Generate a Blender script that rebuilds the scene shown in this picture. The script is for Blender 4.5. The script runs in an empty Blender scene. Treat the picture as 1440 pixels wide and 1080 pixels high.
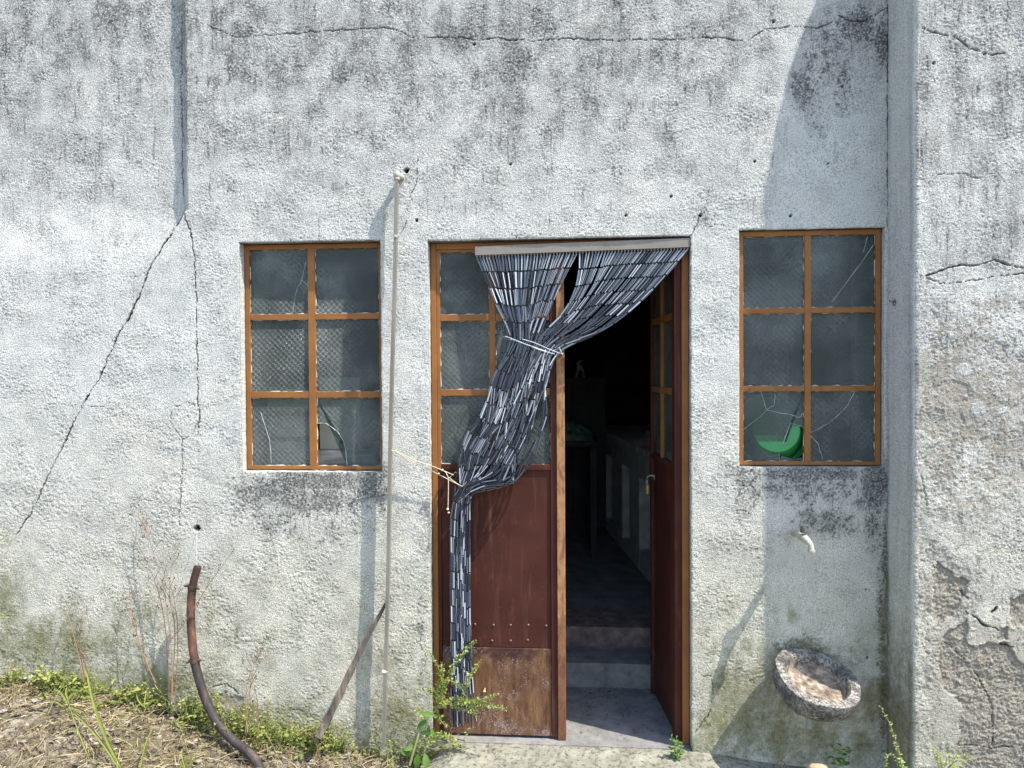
import bpy, bmesh, math, random
import numpy as np
from mathutils import Vector, Matrix

SC = bpy.context.scene
COL = SC.collection
R = math.radians
rng = random.Random(7)

# ------------------------------------------------------------------ camera
YAW, PITCH, ROLL = R(4.5), R(0.95), R(0.35)
CAM = Vector((0, -3.4, 1.735))
FPX = 1040.0
_f = Vector((-math.sin(YAW) * math.cos(PITCH), math.cos(YAW) * math.cos(PITCH), -math.sin(PITCH)))
_r0 = Vector((math.cos(YAW), math.sin(YAW), 0)); _u0 = _r0.cross(_f)
_r = math.cos(ROLL) * _r0 - math.sin(ROLL) * _u0
_u = math.sin(ROLL) * _r0 + math.cos(ROLL) * _u0
cd = bpy.data.cameras.new("camera"); cam = bpy.data.objects.new("camera", cd); COL.objects.link(cam)
m = Matrix((_r, _u, -_f)).transposed().to_4x4(); m.translation = CAM
cam.matrix_world = m
cd.sensor_width = 36; cd.lens = FPX / 1440 * 36; cd.clip_start = 0.02; cd.clip_end = 2000
SC.camera = cam

# ------------------------------------------------------------------ light
SUN = Vector((0.466, -0.212, 0.858)).normalized()
w = bpy.data.worlds.new("World"); SC.world = w; w.use_nodes = True
nt = w.node_tree; nt.nodes.clear()
sky = nt.nodes.new("ShaderNodeTexSky"); sky.sky_type = 'NISHITA'; sky.sun_disc = False
sky.sun_elevation = math.asin(SUN.z); sky.sun_rotation = math.atan2(SUN.x, SUN.y)
bg = nt.nodes.new("ShaderNodeBackground"); bg.inputs[1].default_value = 0.15
wo = nt.nodes.new("ShaderNodeOutputWorld")
nt.links.new(sky.outputs[0], bg.inputs[0]); nt.links.new(bg.outputs[0], wo.inputs[0])
ld = bpy.data.lights.new("sun", 'SUN'); ld.energy = 3.1; ld.angle = R(0.5); ld.color = (1, 0.955, 0.875)
sun = bpy.data.objects.new("sun", ld); COL.objects.link(sun)
sun.rotation_euler = SUN.to_track_quat('Z', 'Y').to_euler(); sun.location = (6, -4, 12)
SC.view_settings.view_transform = 'Standard'; SC.view_settings.look = 'None'
SC.view_settings.gamma = 1.0; SC.view_settings.exposure = 1.58
SC.cycles.use_denoising = True
SC.cycles.max_bounces = 8; SC.cycles.transparent_max_bounces = 12
SC.cycles.sample_clamp_indirect = 8.0


# ------------------------------------------------------------------ measuring: a sight line of the survey photo met with a real plane
def ray(px, py):
    return _f + ((px - 720) / FPX) * _r + ((540 - py) / FPX) * _u
def P(px, py, y=0.0):
    d = ray(px, py); t = (y - CAM.y) / d.y
    return Vector((CAM.x + d.x * t, y, CAM.z + d.z * t))
def G(px, py, z=0.0):
    d = ray(px, py); t = (z - CAM.z) / d.z
    return CAM + d * t
PXM = 1 / 310.0     # metres per survey pixel at the wall


# ------------------------------------------------------------------ object helpers
def link(o, parent=None):
    COL.objects.link(o)
    if parent is not None:
        o.parent = parent
        wl = Vector((0, 0, 0)); p = parent
        while p is not None:
            wl += p.location; p = p.parent
        o.location = -wl
    return o
def tag(o, label=None, cat=None, group=None, kind=None):
    if label: o['label'] = label
    if cat: o['category'] = cat
    if group: o['group'] = group
    if kind: o['kind'] = kind
    return o
def thing(name, loc, label, cat, group=None):
    o = bpy.data.objects.new(name, None); o.empty_display_size = 0.1
    COL.objects.link(o); o.location = loc
    return tag(o, label, cat, group)

class MB:
    def __init__(s): s.v = []; s.f = []; s.mi = []
    def add(s, vs, fs, mi=0):
        b = len(s.v); s.v += [tuple(v) for v in vs]
        s.f += [tuple(i + b for i in f) for f in fs]; s.mi += [mi] * len(fs)
    def box(s, x0, x1, y0, y1, z0, z1, mi=0, bev=0.0, M=None):
        bm = bmesh.new()
        bmesh.ops.create_cube(bm, size=1)
        for v in bm.verts:
            v.co = Vector((x0 + (v.co.x + .5) * (x1 - x0), y0 + (v.co.y + .5) * (y1 - y0), z0 + (v.co.z + .5) * (z1 - z0)))
        if bev > 0: bmesh.ops.bevel(bm, geom=list(bm.edges), offset=bev, segments=1, affect='EDGES')
        bm.verts.index_update()
        vs = [(M @ v.co if M else v.co) for v in bm.verts]
        s.add(vs, [[v.index for v in f.verts] for f in bm.faces], mi); bm.free()
    def tube(s, pts, rad, n=8, mi=0, caps=True):
        pts = [Vector(p) for p in pts]
        if not isinstance(rad, (list, tuple)): rad = [rad] * len(pts)
        vs = []; prev = None
        for i, p in enumerate(pts):
            t = (pts[min(i + 1, len(pts) - 1)] - pts[max(i - 1, 0)])
            t = t.normalized() if t.length > 1e-9 else Vector((0, 0, 1))
            if prev is None:
                a = t.cross(Vector((0, 0, 1)))
                if a.length < .05: a = t.cross(Vector((1, 0, 0)))
                a.normalize()
            else:
                a = prev - t * prev.dot(t)
                a = a.normalized() if a.length > 1e-6 else t.orthogonal().normalized()
            prev = a; b = t.cross(a)
            for k in range(n):
                th = 2 * math.pi * k / n
                vs.append(p + (a * math.cos(th) + b * math.sin(th)) * rad[i])
        fs = []
        for i in range(len(pts) - 1):
            for k in range(n):
                fs.append((i * n + k, i * n + (k + 1) % n, (i + 1) * n + (k + 1) % n, (i + 1) * n + k))
        if caps:
            fs.append(tuple(range(n))[::-1]); fs.append(tuple((len(pts) - 1) * n + k for k in range(n)))
        s.add(vs, fs, mi)
    def lathe(s, prof, n=20, M=None, mi=0):
        vs = []
        for r, z in prof:
            for k in range(n):
                th = 2 * math.pi * k / n; v = Vector((r * math.cos(th), r * math.sin(th), z))
                vs.append(M @ v if M else v)
        fs = []
        for i in range(len(prof) - 1):
            for k in range(n):
                fs.append((i * n + k, i * n + (k + 1) % n, (i + 1) * n + (k + 1) % n, (i + 1) * n + k))
        s.add(vs, fs, mi)
    def ribbon(s, pts, wid, side, mi=0):
        n = len(pts); vs = []
        for i, p in enumerate(pts):
            p = Vector(p); ww = wid[i] if isinstance(wid, (list, tuple)) else wid
            vs += [p - side * ww, p + side * ww]
        s.add(vs, [(2 * i, 2 * i + 1, 2 * i + 3, 2 * i + 2) for i in range(n - 1)], mi)
    def leaf(s, base, d, nrm, L, W, mi=0, curl=.15):
        d = d.normalized(); sd = d.cross(nrm)
        sd = sd.normalized() if sd.length > 1e-5 else d.orthogonal().normalized()
        up = sd.cross(d)
        prof = ((0, .05), (.25, .75), (.5, 1), (.75, .65), (1, .04))
        vs = []
        for t, ww in prof:
            c = base + d * (L * t) - up * (curl * L * t * t)
            vs += [c - sd * (W * ww * .5) + up * (.12 * W * ww), c, c + sd * (W * ww * .5) + up * (.12 * W * ww)]
        fs = []
        for i in range(4):
            a = 3 * i
            fs += [(a, a + 1, a + 4, a + 3), (a + 1, a + 2, a + 5, a + 4)]
        s.add(vs, fs, mi)
    def build(s, name, mats, parent=None, smooth=True):
        me = bpy.data.meshes.new(name); me.from_pydata(s.v, [], s.f)
        mats = mats if isinstance(mats, (list, tuple)) else [mats]
        for mm in mats: me.materials.append(mm)
        if len(mats) > 1: me.polygons.foreach_set('material_index', s.mi)
        me.polygons.foreach_set('use_smooth', [bool(smooth)] * len(me.polygons))
        me.update()
        if smooth:
            try: me.set_sharp_from_angle(angle=R(40))
            except Exception: pass
        return link(bpy.data.objects.new(name, me), parent)

def mesh_np(name, V, F, mat, parent=None, attr=None):
    me = bpy.data.meshes.new(name)
    used = np.zeros(len(V), bool); used[F.ravel()] = True
    remap = np.cumsum(used) - 1
    V = V[used]; F = remap[F]
    me.vertices.add(len(V)); me.vertices.foreach_set('co', V.astype(np.float32).ravel())
    me.loops.add(F.size); me.loops.foreach_set('vertex_index', F.astype(np.int32).ravel())
    me.polygons.add(len(F))
    me.polygons.foreach_set('loop_start', np.arange(0, F.size, 4, dtype=np.int32))
    me.polygons.foreach_set('use_smooth', np.ones(len(F), bool))
    me.update(calc_edges=True)
    if attr is not None:
        a = me.attributes.new('fields', 'FLOAT_COLOR', 'POINT')
        a.data.foreach_set('color', attr[used].astype(np.float32).ravel())
    me.materials.append(mat)
    return link(bpy.data.objects.new(name, me), parent)

# ------------------------------------------------------------------ noise
_rs = np.random.RandomState(11)
_perm = _rs.permutation(1024); _perm = np.concatenate([_perm, _perm, _perm[:4]])
_ang = _rs.rand(1024) * 2 * np.pi; _gx, _gy = np.cos(_ang), np.sin(_ang)
def perlin(x, y, seed=0):
    x = np.asarray(x, float) + seed * 37.17; y = np.asarray(y, float) + seed * 91.31
    xi = np.floor(x).astype(int); yi = np.floor(y).astype(int); fx = x - xi; fy = y - yi
    xi &= 1023; yi &= 1023
    u = fx * fx * fx * (fx * (fx * 6 - 15) + 10); v = fy * fy * fy * (fy * (fy * 6 - 15) + 10)
    def g(ix, iy, dx, dy):
        h = _perm[_perm[ix] + iy] & 1023
        return _gx[h] * dx + _gy[h] * dy
    a = g(xi, yi, fx, fy); b = g(xi + 1 & 1023, yi, fx - 1, fy)
    c = g(xi, yi + 1 & 1023, fx, fy - 1); d = g(xi + 1 & 1023, yi + 1 & 1023, fx - 1, fy - 1)
    return 1.5 * ((a + u * (b - a)) * (1 - v) + (c + u * (d - c)) * v)
def fbm(x, y, oct=4, seed=0, gain=.55):
    s = 0; a = 1; t = 0
    for o in range(oct):
        s = s + a * perlin(x * 2 ** o, y * 2 ** o, seed + o * 3 + 1); t += a; a *= gain
    return s / t
def sst(a, b, x):
    t = np.clip((x - a) / (b - a), 0, 1); return t * t * (3 - 2 * t)
def lines(breaks):
    out = [breaks[0][0]]
    for (a, _), (b, st) in zip(breaks[:-1], breaks[1:]):
        n = max(1, int(round((b - a) / st))); out += list(np.linspace(a, b, n + 1)[1:])
    return np.array(out)


# ------------------------------------------------------------------ materials
class NT:
    def __init__(s, name):
        s.m = bpy.data.materials.new(name); s.m.use_nodes = True; s.t = s.m.node_tree
        s.b = s.t.nodes["Principled BSDF"]; s.out = s.t.nodes["Material Output"]
    def n(s, typ, **k):
        nd = s.t.nodes.new("ShaderNode" + typ)
        for a, v in k.items(): setattr(nd, a, v)
        return nd
    def l(s, a, b): s.t.links.new(a, b)
    def coord(s, scale=(1, 1, 1)):
        tc = s.n("TexCoord"); mp = s.n("Mapping"); mp.inputs[3].default_value = scale
        s.l(tc.outputs["Object"], mp.inputs[0]); return mp.outputs[0]
    def noise(s, scale, detail=4, rough=.6, vec=None, dist=0):
        nd = s.n("TexNoise"); nd.inputs["Scale"].default_value = scale; nd.inputs["Detail"].default_value = detail
        nd.inputs["Roughness"].default_value = rough; nd.inputs["Distortion"].default_value = dist
        s.l(vec if vec is not None else s.coord(), nd.inputs["Vector"]); return nd.outputs[0]
    def ramp(s, fac, stops, interp='LINEAR'):
        r = s.n("ValToRGB"); cr = r.color_ramp; cr.interpolation = interp
        while len(cr.elements) < len(stops): cr.elements.new(.5)
        for e, (p, c) in zip(cr.elements, stops):
            e.position = p; e.color = (c, c, c, 1) if isinstance(c, (int, float)) else (*c, 1)
        s.l(fac, r.inputs[0]); return r.outputs[0]
    def mix(s, fac, a, b, mode='MIX'):
        nd = s.n("MixRGB", blend_type=mode)
        for i, x in ((0, fac), (1, a), (2, b)):
            if isinstance(x, (int, float)): nd.inputs[i].default_value = x if i == 0 else (x, x, x, 1)
            elif isinstance(x, (tuple, list)): nd.inputs[i].default_value = (*x, 1)
            else: s.l(x, nd.inputs[i])
        return nd.outputs[0]
    def math(s, op, a, b=0.0, clamp=False):
        nd = s.n("Math", operation=op); nd.use_clamp = clamp
        for i, x in ((0, a), (1, b)):
            if isinstance(x, (int, float)): nd.inputs[i].default_value = x
            else: s.l(x, nd.inputs[i])
        return nd.outputs[0]
    def bump(s, h, strength=.5, dist=.003, normal=None):
        nd = s.n("Bump"); nd.inputs["Strength"].default_value = strength; nd.inputs["Distance"].default_value = dist
        s.l(h, nd.inputs["Height"])
        if normal is not None: s.l(normal, nd.inputs["Normal"])
        return nd.outputs[0]
    def island(s): return s.n("NewGeometry").outputs["Random Per Island"]
    def fin(s, col, rough=.8, normal=None, metal=0, spec=None):
        if isinstance(col, tuple): s.b.inputs["Base Color"].default_value = (*col, 1)
        else: s.l(col, s.b.inputs["Base Color"])
        if isinstance(rough, (int, float)): s.b.inputs["Roughness"].default_value = rough
        else: s.l(rough, s.b.inputs["Roughness"])
        s.b.inputs["Metallic"].default_value = metal
        if spec is not None: s.b.inputs["Specular IOR Level"].default_value = spec
        if normal is not None: s.l(normal, s.b.inputs["Normal"])
        return s.m

def mottled(name, stops, scale=20, detail=6, rough=.8, bump=.4, bscale=150, bdist=.002, stretch=(1, 1, 1), metal=0, spec=None, crough=.65):
    t = NT(name); v = t.coord(stretch)
    c = t.ramp(t.noise(scale, detail, crough, v), stops)
    return t.fin(c, rough, t.bump(t.noise(bscale, 3, .6, v), bump, bdist), metal, spec)

def island_mat(name, stops, rough=.7, trans=0.0, spec=.3):
    t = NT(name); c = t.ramp(t.island(), stops)
    c = t.mix(.35, c, t.ramp(t.noise(60, 3), [(0.3, .35), (.7, 1.0)]), 'MULTIPLY')
    t.fin(c, rough, spec=spec)
    if trans > 0:
        tr = t.n("BsdfTranslucent"); t.l(c, tr.inputs[0]); mx = t.n("MixShader"); mx.inputs[0].default_value = trans
        t.l(t.b.outputs[0], mx.inputs[1]); t.l(tr.outputs[0], mx.inputs[2]); t.l(mx.outputs[0], t.out.inputs[0])
    return t.m

def wall_material():
    t = NT("whitewashed_stucco")
    at = t.n("Attribute", attribute_name='fields'); sep = t.n("SeparateColor"); t.l(at.outputs["Color"], sep.inputs[0])
    grime, moss, mortar, crack = sep.outputs[0], sep.outputs[1], sep.outputs[2], at.outputs["Alpha"]
    base = t.ramp(t.noise(5, 6, .65), [(.28, (.70, .705, .665)), (.5, (.79, .785, .725)), (.72, (.84, .822, .75))])
    fine = t.noise(360, 3, .65); med = t.noise(190, 4, .68)
    pz = t.n('SeparateXYZ'); t.l(t.coord(), pz.inputs[0])
    age = t.ramp(t.math('ADD', t.math('MULTIPLY', pz.outputs[2], .4), t.math('MULTIPLY', t.noise(2.2, 5), .5)), [(.42, 1.0), (.95, 0.0)])
    base = t.mix(t.math('MULTIPLY', age, .8), base, (.95, .90, .76), 'MULTIPLY')
    base = t.mix(.64, base, t.ramp(med, [(.37, .12), (.45, .70), (.54, 1.0)]), 'MULTIPLY')  # both pit ramps put relief shade into the colour, peaks stay pale
    base = t.mix(.5, base, t.ramp(fine, [(.34, .25), (.46, .90), (.56, 1.0)]), 'MULTIPLY')
    gm = t.math('MULTIPLY', grime, t.ramp(t.noise(95, 5, .7), [(.34, 1.0), (.5, .85), (.64, .30)]))
    c = t.mix(gm, base, t.ramp(t.noise(60, 4), [(.3, (.035, .037, .04)), (.7, (.12, .12, .118))]))
    mc = t.ramp(t.noise(45, 5), [(.3, (.085, .085, .038)), (.5, (.19, .185, .085)), (.7, (.30, .265, .155))])
    c = t.mix(t.math('MULTIPLY', moss, t.ramp(fine, [(.3, 1.0), (.75, .55)])), c, mc)
    oc = t.ramp(t.noise(150, 6, .8), [(.34, (.10, .085, .062)), (.47, (.30, .262, .205)), (.58, (.42, .375, .305)), (.7, (.56, .52, .44))])
    c = t.mix(mortar, c, oc)
    c = t.mix(crack, c, (.018, .017, .016))
    n = t.bump(fine, 1.0, .004); n = t.bump(med, 1.0, .0065, n)
    return t.fin(c, .9, n, spec=.2)
WALL = wall_material()

def _orange():
    t = NT("ochre_paint_on_steel"); v = t.coord()
    pt = t.ramp(t.noise(9, 4), [(.3, (.185, .072, .016)), (.7, (.265, .110, .026))])
    ru = t.ramp(t.noise(90, 4), [(.3, (.05, .018, .012)), (.7, (.15, .05, .025))])
    f = t.ramp(t.noise(17, 7, .75), [(.58, 0.0), (.72, .9)])
    c = t.mix(f, pt, ru)
    ch = t.ramp(t.noise(110, 5, .7), [(.69, 0.0), (.73, .8)])
    c = t.mix(ch, c, (.55, .47, .38))
    return t.fin(c, .6, t.bump(t.noise(120, 4), .35, .0015), spec=.35)
ORANGE = _orange()

def _brown():
    t = NT("red_brown_painted_steel"); v = t.coord((1, 1, .35))
    pt = t.ramp(t.noise(5, 5), [(.3, (.044, .012, .0075)), (.7, (.066, .020, .0125))])
    c = t.mix(t.ramp(t.noise(13, 6, .7, v), [(.57, 0.0), (.75, .75)]), pt, (.14, .045, .02))
    c = t.mix(t.ramp(t.noise(160, 3, .6), [(.735, 0.0), (.76, .8)]), c, (.4, .3, .24))
    c = t.mix(t.ramp(t.noise(30, 5, .7, t.coord((1, 1, .06))), [(.55, 0.0), (.72, .45)]), c, (.15, .075, .05))
    return t.fin(c, .62, t.bump(t.noise(5, 3), .25, .012, t.bump(t.noise(90, 4), .2, .001)), spec=.18)
BROWN = _brown()
def _rustplate():
    t = NT("rusted_kick_plate"); v = t.coord((1, 1, .22)); tc = t.coord()
    a = t.ramp(t.noise(38, 6, .7, v), [(.28, (.05, .019, .011)), (.5, (.12, .054, .024)), (.72, (.215, .115, .055))])
    pos = t.n("SeparateXYZ"); t.l(tc, pos.inputs[0])
    h = t.math('ADD', pos.outputs[2], t.math('MULTIPLY', t.noise(6, 4), .5))
    top = t.ramp(h, [(.58, 0.0), (.66, 1.0)])
    c = t.mix(top, a, (.042, .016, .011))
    sp = t.n("TexVoronoi"); sp.inputs["Scale"].default_value = 105; t.l(tc, sp.inputs["Vector"])
    vor = t.ramp(sp.outputs["Distance"], [(.3, 1.0), (.42, 0.0)])
    zone = t.ramp(t.noise(6.5, 5, .65), [(.46, 0.0), (.60, 1.0)])
    c = t.mix(t.ramp(t.noise(7, 6, .7), [(.50, 0.0), (.66, .4)]), c, (.26, .19, .14))
    c = t.mix(t.math('MULTIPLY', t.math('MULTIPLY', vor, zone), .55), c, (.36, .33, .34))
    return t.fin(c, .75, t.bump(t.noise(200, 4), .5, .0015), spec=.3)
RUSTPLATE = _rustplate()
def _astragal():
    t = NT("chipped_ochre_over_brown"); v = t.coord((1, 1, .25))
    f = t.ramp(t.noise(16, 6, .72, v), [(.46, 0.0), (.52, 1.0)])
    pos = t.n("SeparateXYZ"); t.l(t.coord(), pos.inputs[0])
    hh = t.math('ADD', pos.outputs[2], t.math('MULTIPLY', t.noise(10, 5, .7, v), .9))
    f = t.ramp(hh, [(.30, 0.0), (1.0, .5), (1.15, 1.0)])
    f = t.math('MULTIPLY', f, t.ramp(t.noise(40, 6, .75, v), [(.40, .25), (.50, 1.0)]))
    c = t.mix(f, t.ramp(t.noise(60, 4), [(.3, (.08, .028, .018)), (.7, (.16, .06, .03))]), t.ramp(t.noise(20, 4), [(.3, (.27, .125, .05)), (.7, (.38, .20, .09))]))
    return t.fin(c, .6, t.bump(t.noise(110, 4), .4, .0015), spec=.3)
ASTRAGAL = _astragal()

def _glass():
    t = NT("patterned_dusty_glass"); tc = t.n("TexCoord"); sx = t.n("SeparateXYZ"); t.l(tc.outputs["Object"], sx.inputs[0])
    xx = t.math('ADD', sx.outputs[0], t.math('MULTIPLY', sx.outputs[1], .9))
    a = t.math('MULTIPLY', t.math('ADD', xx, sx.outputs[2]), 36.0)
    b = t.math('MULTIPLY', t.math('SUBTRACT', xx, sx.outputs[2]), 36.0)
    fa = t.math('ABSOLUTE', t.math('SUBTRACT', t.math('FRACT', a), .5)); fb = t.math('ABSOLUTE', t.math('SUBTRACT', t.math('FRACT', b), .5))
    mx = t.math('MAXIMUM', fa, fb)
    ln = t.ramp(mx, [(.42, 0.0), (.465, 1.0)])
    ring = t.ramp(mx, [(.15, 0.0), (.20, .7), (.26, .7), (.31, 0.0)])
    h = t.math('ADD', ln, ring)
    n = t.bump(h, 1.0, .005); n = t.bump(t.noise(260, 2), .12, .001, n)
    dust_glint = t.ramp(t.noise(3.2, 6, .62), [(.32, (.095, .112, .108)), (.5, (.17, .195, .183)), (.68, (.30, .33, .31))])
    hv = t.math('MULTIPLY', h, t.ramp(t.noise(7, 3, .5), [(.36, .65), (.6, 1.0)]))
    dust_glint = t.mix(t.math('MULTIPLY', hv, .75), dust_glint, (.30, .32, .31))  # pattern lines paled in the colour, as if catching light
    dal = t.ramp(t.noise(2.6, 5, .6), [(.42, 0.0), (.68, .36)])
    t.fin(dust_glint, .22, n, spec=.55)
    tr = t.n("BsdfTransparent"); tr.inputs[0].default_value = (.72, .80, .79, 1)
    rf = t.n("BsdfRefraction"); rf.inputs[0].default_value = (.62, .72, .71, 1); rf.inputs["Roughness"].default_value = .22; rf.inputs["IOR"].default_value = 1.03
    t.l(n, rf.inputs["Normal"])
    m1 = t.n("MixShader"); m1.inputs[0].default_value = .30; t.l(tr.outputs[0], m1.inputs[1]); t.l(rf.outputs[0], m1.inputs[2])
    m2 = t.n("MixShader"); t.l(t.math('ADD', t.math('ADD', t.math('MULTIPLY', hv, .24), .17), dal), m2.inputs[0])
    t.l(m1.outputs[0], m2.inputs[1]); t.l(t.b.outputs[0], m2.inputs[2]); t.l(m2.outputs[0], t.out.inputs[0])
    return t.m
GLASS = _glass()
GLASSEDGE = NT("broken_glass_edge").fin((.55, .62, .60), .35)
PUTTY = mottled("flaking_white_putty", [(.3, (.30, .25, .2)), (.6, (.62, .60, .56))], 60, 4, .9, .6, 200)

def _bead():
    t = NT("blue_grey_bead"); v = t.coord()
    c = t.ramp(t.island(), [(0, (.008, .010, .016)), (.45, (.020, .026, .042)), (.68, (.060, .075, .105)), (.82, (.22, .245, .285)), (1, (.55, .57, .60))])  # pale beads stand for lit highlights, near-black ones for shaded sides
    t.b.inputs["Coat Weight"].default_value = .35; t.b.inputs["Coat Roughness"].default_value = .12
    return t.fin(c, .33, spec=.45)
BEAD = _bead()
BLACK = NT("black_string").fin((.012, .012, .014), .7)
HEADER = mottled("grey_beige_painted_rail", [(.3, (.165, .145, .12)), (.7, (.22, .195, .162))], 8, 4, .65, .15, 120, .001)
TIE = mottled("pale_grey_tube", [(.3, (.28, .30, .33)), (.7, (.5, .52, .54))], 80, 3, .4, .1)
POLE = mottled("dull_beige_painted_tube", [(.3, (.115, .105, .085)), (.7, (.21, .195, .16))], 12, 5, .5, .2, 200, .001, (1, 1, .2))
CREAM = mottled("cream_paint", [(.3, (.27, .255, .19)), (.7, (.44, .42, .34))], 60, 4, .55, .3, 200, .001)
RUST = mottled("rusty_pipe_steel", [(.28, (.018, .010, .008)), (.45, (.055, .024, .016)), (.58, (.12, .052, .031)), (.72, (.22, .11, .065))], 22, 6, .8, .6, 180, .002, (1, 1, .4))
HOSE = mottled("weathered_black_hose", [(.32, (.012, .010, .010)), (.55, (.036, .026, .022)), (.72, (.11, .066, .047))], 30, 6, .7, .4, 180, .0015, (1, 1, .4))
OLDWOOD = mottled("weathered_grey_wood", [(.34, (.025, .018, .014)), (.5, (.10, .078, .06)), (.68, (.22, .18, .145))], 26, 7, .9, .8, 90, .003, (1, 1, .12))
BOARD = mottled("pale_plywood", [(.3, (.55, .46, .36)), (.7, (.72, .63, .51))], 9, 5, .85, .3, 120, .001, (1, 1, .3))
GREYPLANK = mottled("grey_barn_plank", [(.36, (.07, .06, .05)), (.5, (.25, .225, .19)), (.66, (.5, .46, .41))], 24, 7, .9, .7, 80, .002, (.1, 1, 1))
def _stone():
    t = NT("lichened_stone")
    c = t.ramp(t.noise(85, 7, .75), [(.34, (.025, .022, .02)), (.44, (.11, .10, .085)), (.54, (.27, .25, .215)), (.68, (.52, .49, .43))])
    c = t.mix(t.ramp(t.noise(14, 4), [(.45, 0.0), (.62, .8)]), c, t.ramp(t.noise(120, 4), [(.35, (.02, .02, .02)), (.65, (.11, .10, .09))]))
    return t.fin(c, .95, t.bump(t.noise(130, 5, .7), .9, .006), spec=.15)
STONE = _stone()
RESIDUE = mottled("ochre_dirt_in_basin", [(.34, (.04, .033, .027)), (.46, (.15, .115, .085)), (.56, (.25, .19, .14)), (.68, (.44, .37, .29))], 34, 7, .95, .7, 150, .003)
def _concrete(name, k=1.0, warm=1.0, spots=.85):
    t = NT(name)
    c = t.ramp(t.noise(9, 7, .7), [(.3, (.20 * k, .19 * k, .17 * k * warm)), (.5, (.34 * k, .325 * k, .295 * k * warm)), (.72, (.47 * k, .45 * k, .40 * k * warm))])
    c = t.mix(t.ramp(t.noise(45, 6, .78), [(.50, 0.0), (.62, spots)]), c, (.07 * k, .072 * k, .045 * k))
    return t.fin(c, .92, t.bump(t.noise(140, 5, .7), .7, .004), spec=.2)
CONCRETE = _concrete("worn_concrete_threshold", .66, .86)
FLOORC = _concrete("grey_dusty_floor", .56, 1.04, .22)
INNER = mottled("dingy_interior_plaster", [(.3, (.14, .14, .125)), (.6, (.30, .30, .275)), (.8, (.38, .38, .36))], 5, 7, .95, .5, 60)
ROOMSHADE = mottled("shade_dark_interior", [(.3, (.02, .02, .02)), (.7, (.055, .055, .052))], 5, 6, .95, .5, 60)  # shade of the unlit room put into a near-black colour
def _soil():
    t = NT("dry_stony_soil")
    c = t.ramp(t.noise(28, 8, .75), [(.32, (.035, .027, .018)), (.46, (.13, .105, .075)), (.58, (.29, .25, .19)), (.72, (.48, .44, .37))])
    c = t.mix(t.ramp(t.noise(5, 4), [(.45, 0.0), (.65, .55)]), c, (.11, .10, .035))
    return t.fin(c, .97, t.bump(t.noise(110, 6, .75), 1.0, .012), spec=.1)
SOIL = _soil()
STRAW = island_mat("dry_straw_blades", [(0, (.18, .125, .06)), (.3, (.36, .28, .15)), (.6, (.55, .46, .29)), (.8, (.25, .15, .08)), (.86, (.25, .28, .07)), (1, (.66, .57, .40))], .8, .25)
GREEN = island_mat("yellow_green_weed_leaves", [(0, (.07, .10, .018)), (.3, (.17, .21, .038)), (.65, (.30, .33, .075)), (1, (.44, .42, .14))], .65, .35)
GREENB = island_mat("fresh_green_leaves", [(0, (.05, .12, .02)), (.5, (.10, .21, .03)), (1, (.20, .30, .07))], .55, .35)
CLUSTER = island_mat("lime_seed_clusters", [(0, (.17, .22, .035)), (.5, (.28, .34, .07)), (1, (.44, .46, .15))], .7, .3)
STEMG = island_mat("pale_green_stem", [(0, (.22, .27, .08)), (1, (.36, .38, .16))], .6, .15)
DRYSTEM = island_mat("dry_brown_stem", [(0, (.16, .08, .045)), (.5, (.27, .16, .09)), (1, (.42, .32, .2))], .8, .1)
DARKSEED = island_mat("dark_seed_heads", [(0, (.05, .03, .025)), (1, (.17, .10, .07))], .9)

# ------------------------------------------------------------------ openings in the front wall (x0, x1, z0, z1)
def rect(pl, pr, pt, pb, y=0.0):
    ym = (pt + pb) / 2; xm = (pl + pr) / 2
    return (P(pl, ym, y).x, P(pr, ym, y).x, P(xm, pb, y).z, P(xm, pt, y).z)
LW = rect(338, 536, 339.5, 663.5)
RW = rect(1040, 1243.5, 321.5, 656.5)
DR = rect(604.5, 972, 335, 1058)
DR = (DR[0], DR[1], -0.06, DR[3])
XP = P(1248, 500).x                 # inner corner with the buttress
PROT = 0.25


def W(pts): return [(P(a, b).x, P(a, b).z) for a, b in pts]
def WF(pts): return [(P(a, b, -PROT).x, P(a, b, -PROT).z) for a, b in pts]

def poly_dist(X, Z, xs, zs, pts, pad):
    """distance to a polyline, only near it"""
    D = np.full(X.shape, 9.0)
    for (ax, az), (bx, bz) in zip(pts[:-1], pts[1:]):
        i0, i1 = np.searchsorted(xs, [min(ax, bx) - pad, max(ax, bx) + pad]); j0, j1 = np.searchsorted(zs, [min(az, bz) - pad, max(az, bz) + pad])
        if i1 <= i0 or j1 <= j0: continue
        x = X[j0:j1, i0:i1]; z = Z[j0:j1, i0:i1]
        dx, dz = bx - ax, bz - az; L = dx * dx + dz * dz + 1e-9
        t = np.clip(((x - ax) * dx + (z - az) * dz) / L, 0, 1)
        d = np.hypot(x - ax - t * dx, z - az - t * dz)
        D[j0:j1, i0:i1] = np.minimum(D[j0:j1, i0:i1], d)
    return D
def inside(X, Z, pts):
    r = np.zeros(X.shape, bool); n = len(pts); j = n - 1
    for i in range(n):
        (xi, zi), (xj, zj) = pts[i], pts[j]
        if abs(zj - zi) > 1e-9:
            r ^= ((zi > Z) != (zj > Z)) & (X < (xj - xi) * (Z - zi) / (zj - zi) + xi)
        j = i
    return r
def blobs(X, Z, lst, y=0.0):
    g = np.zeros(X.shape)
    for (px, py, rx, ry, s) in lst:
        c = P(px, py, y); a = ((X - c.x) / (rx * PXM)) ** 2 + ((Z - c.z) / (ry * PXM)) ** 2
        g = np.maximum(g, s * np.exp(-a))
    return g

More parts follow.
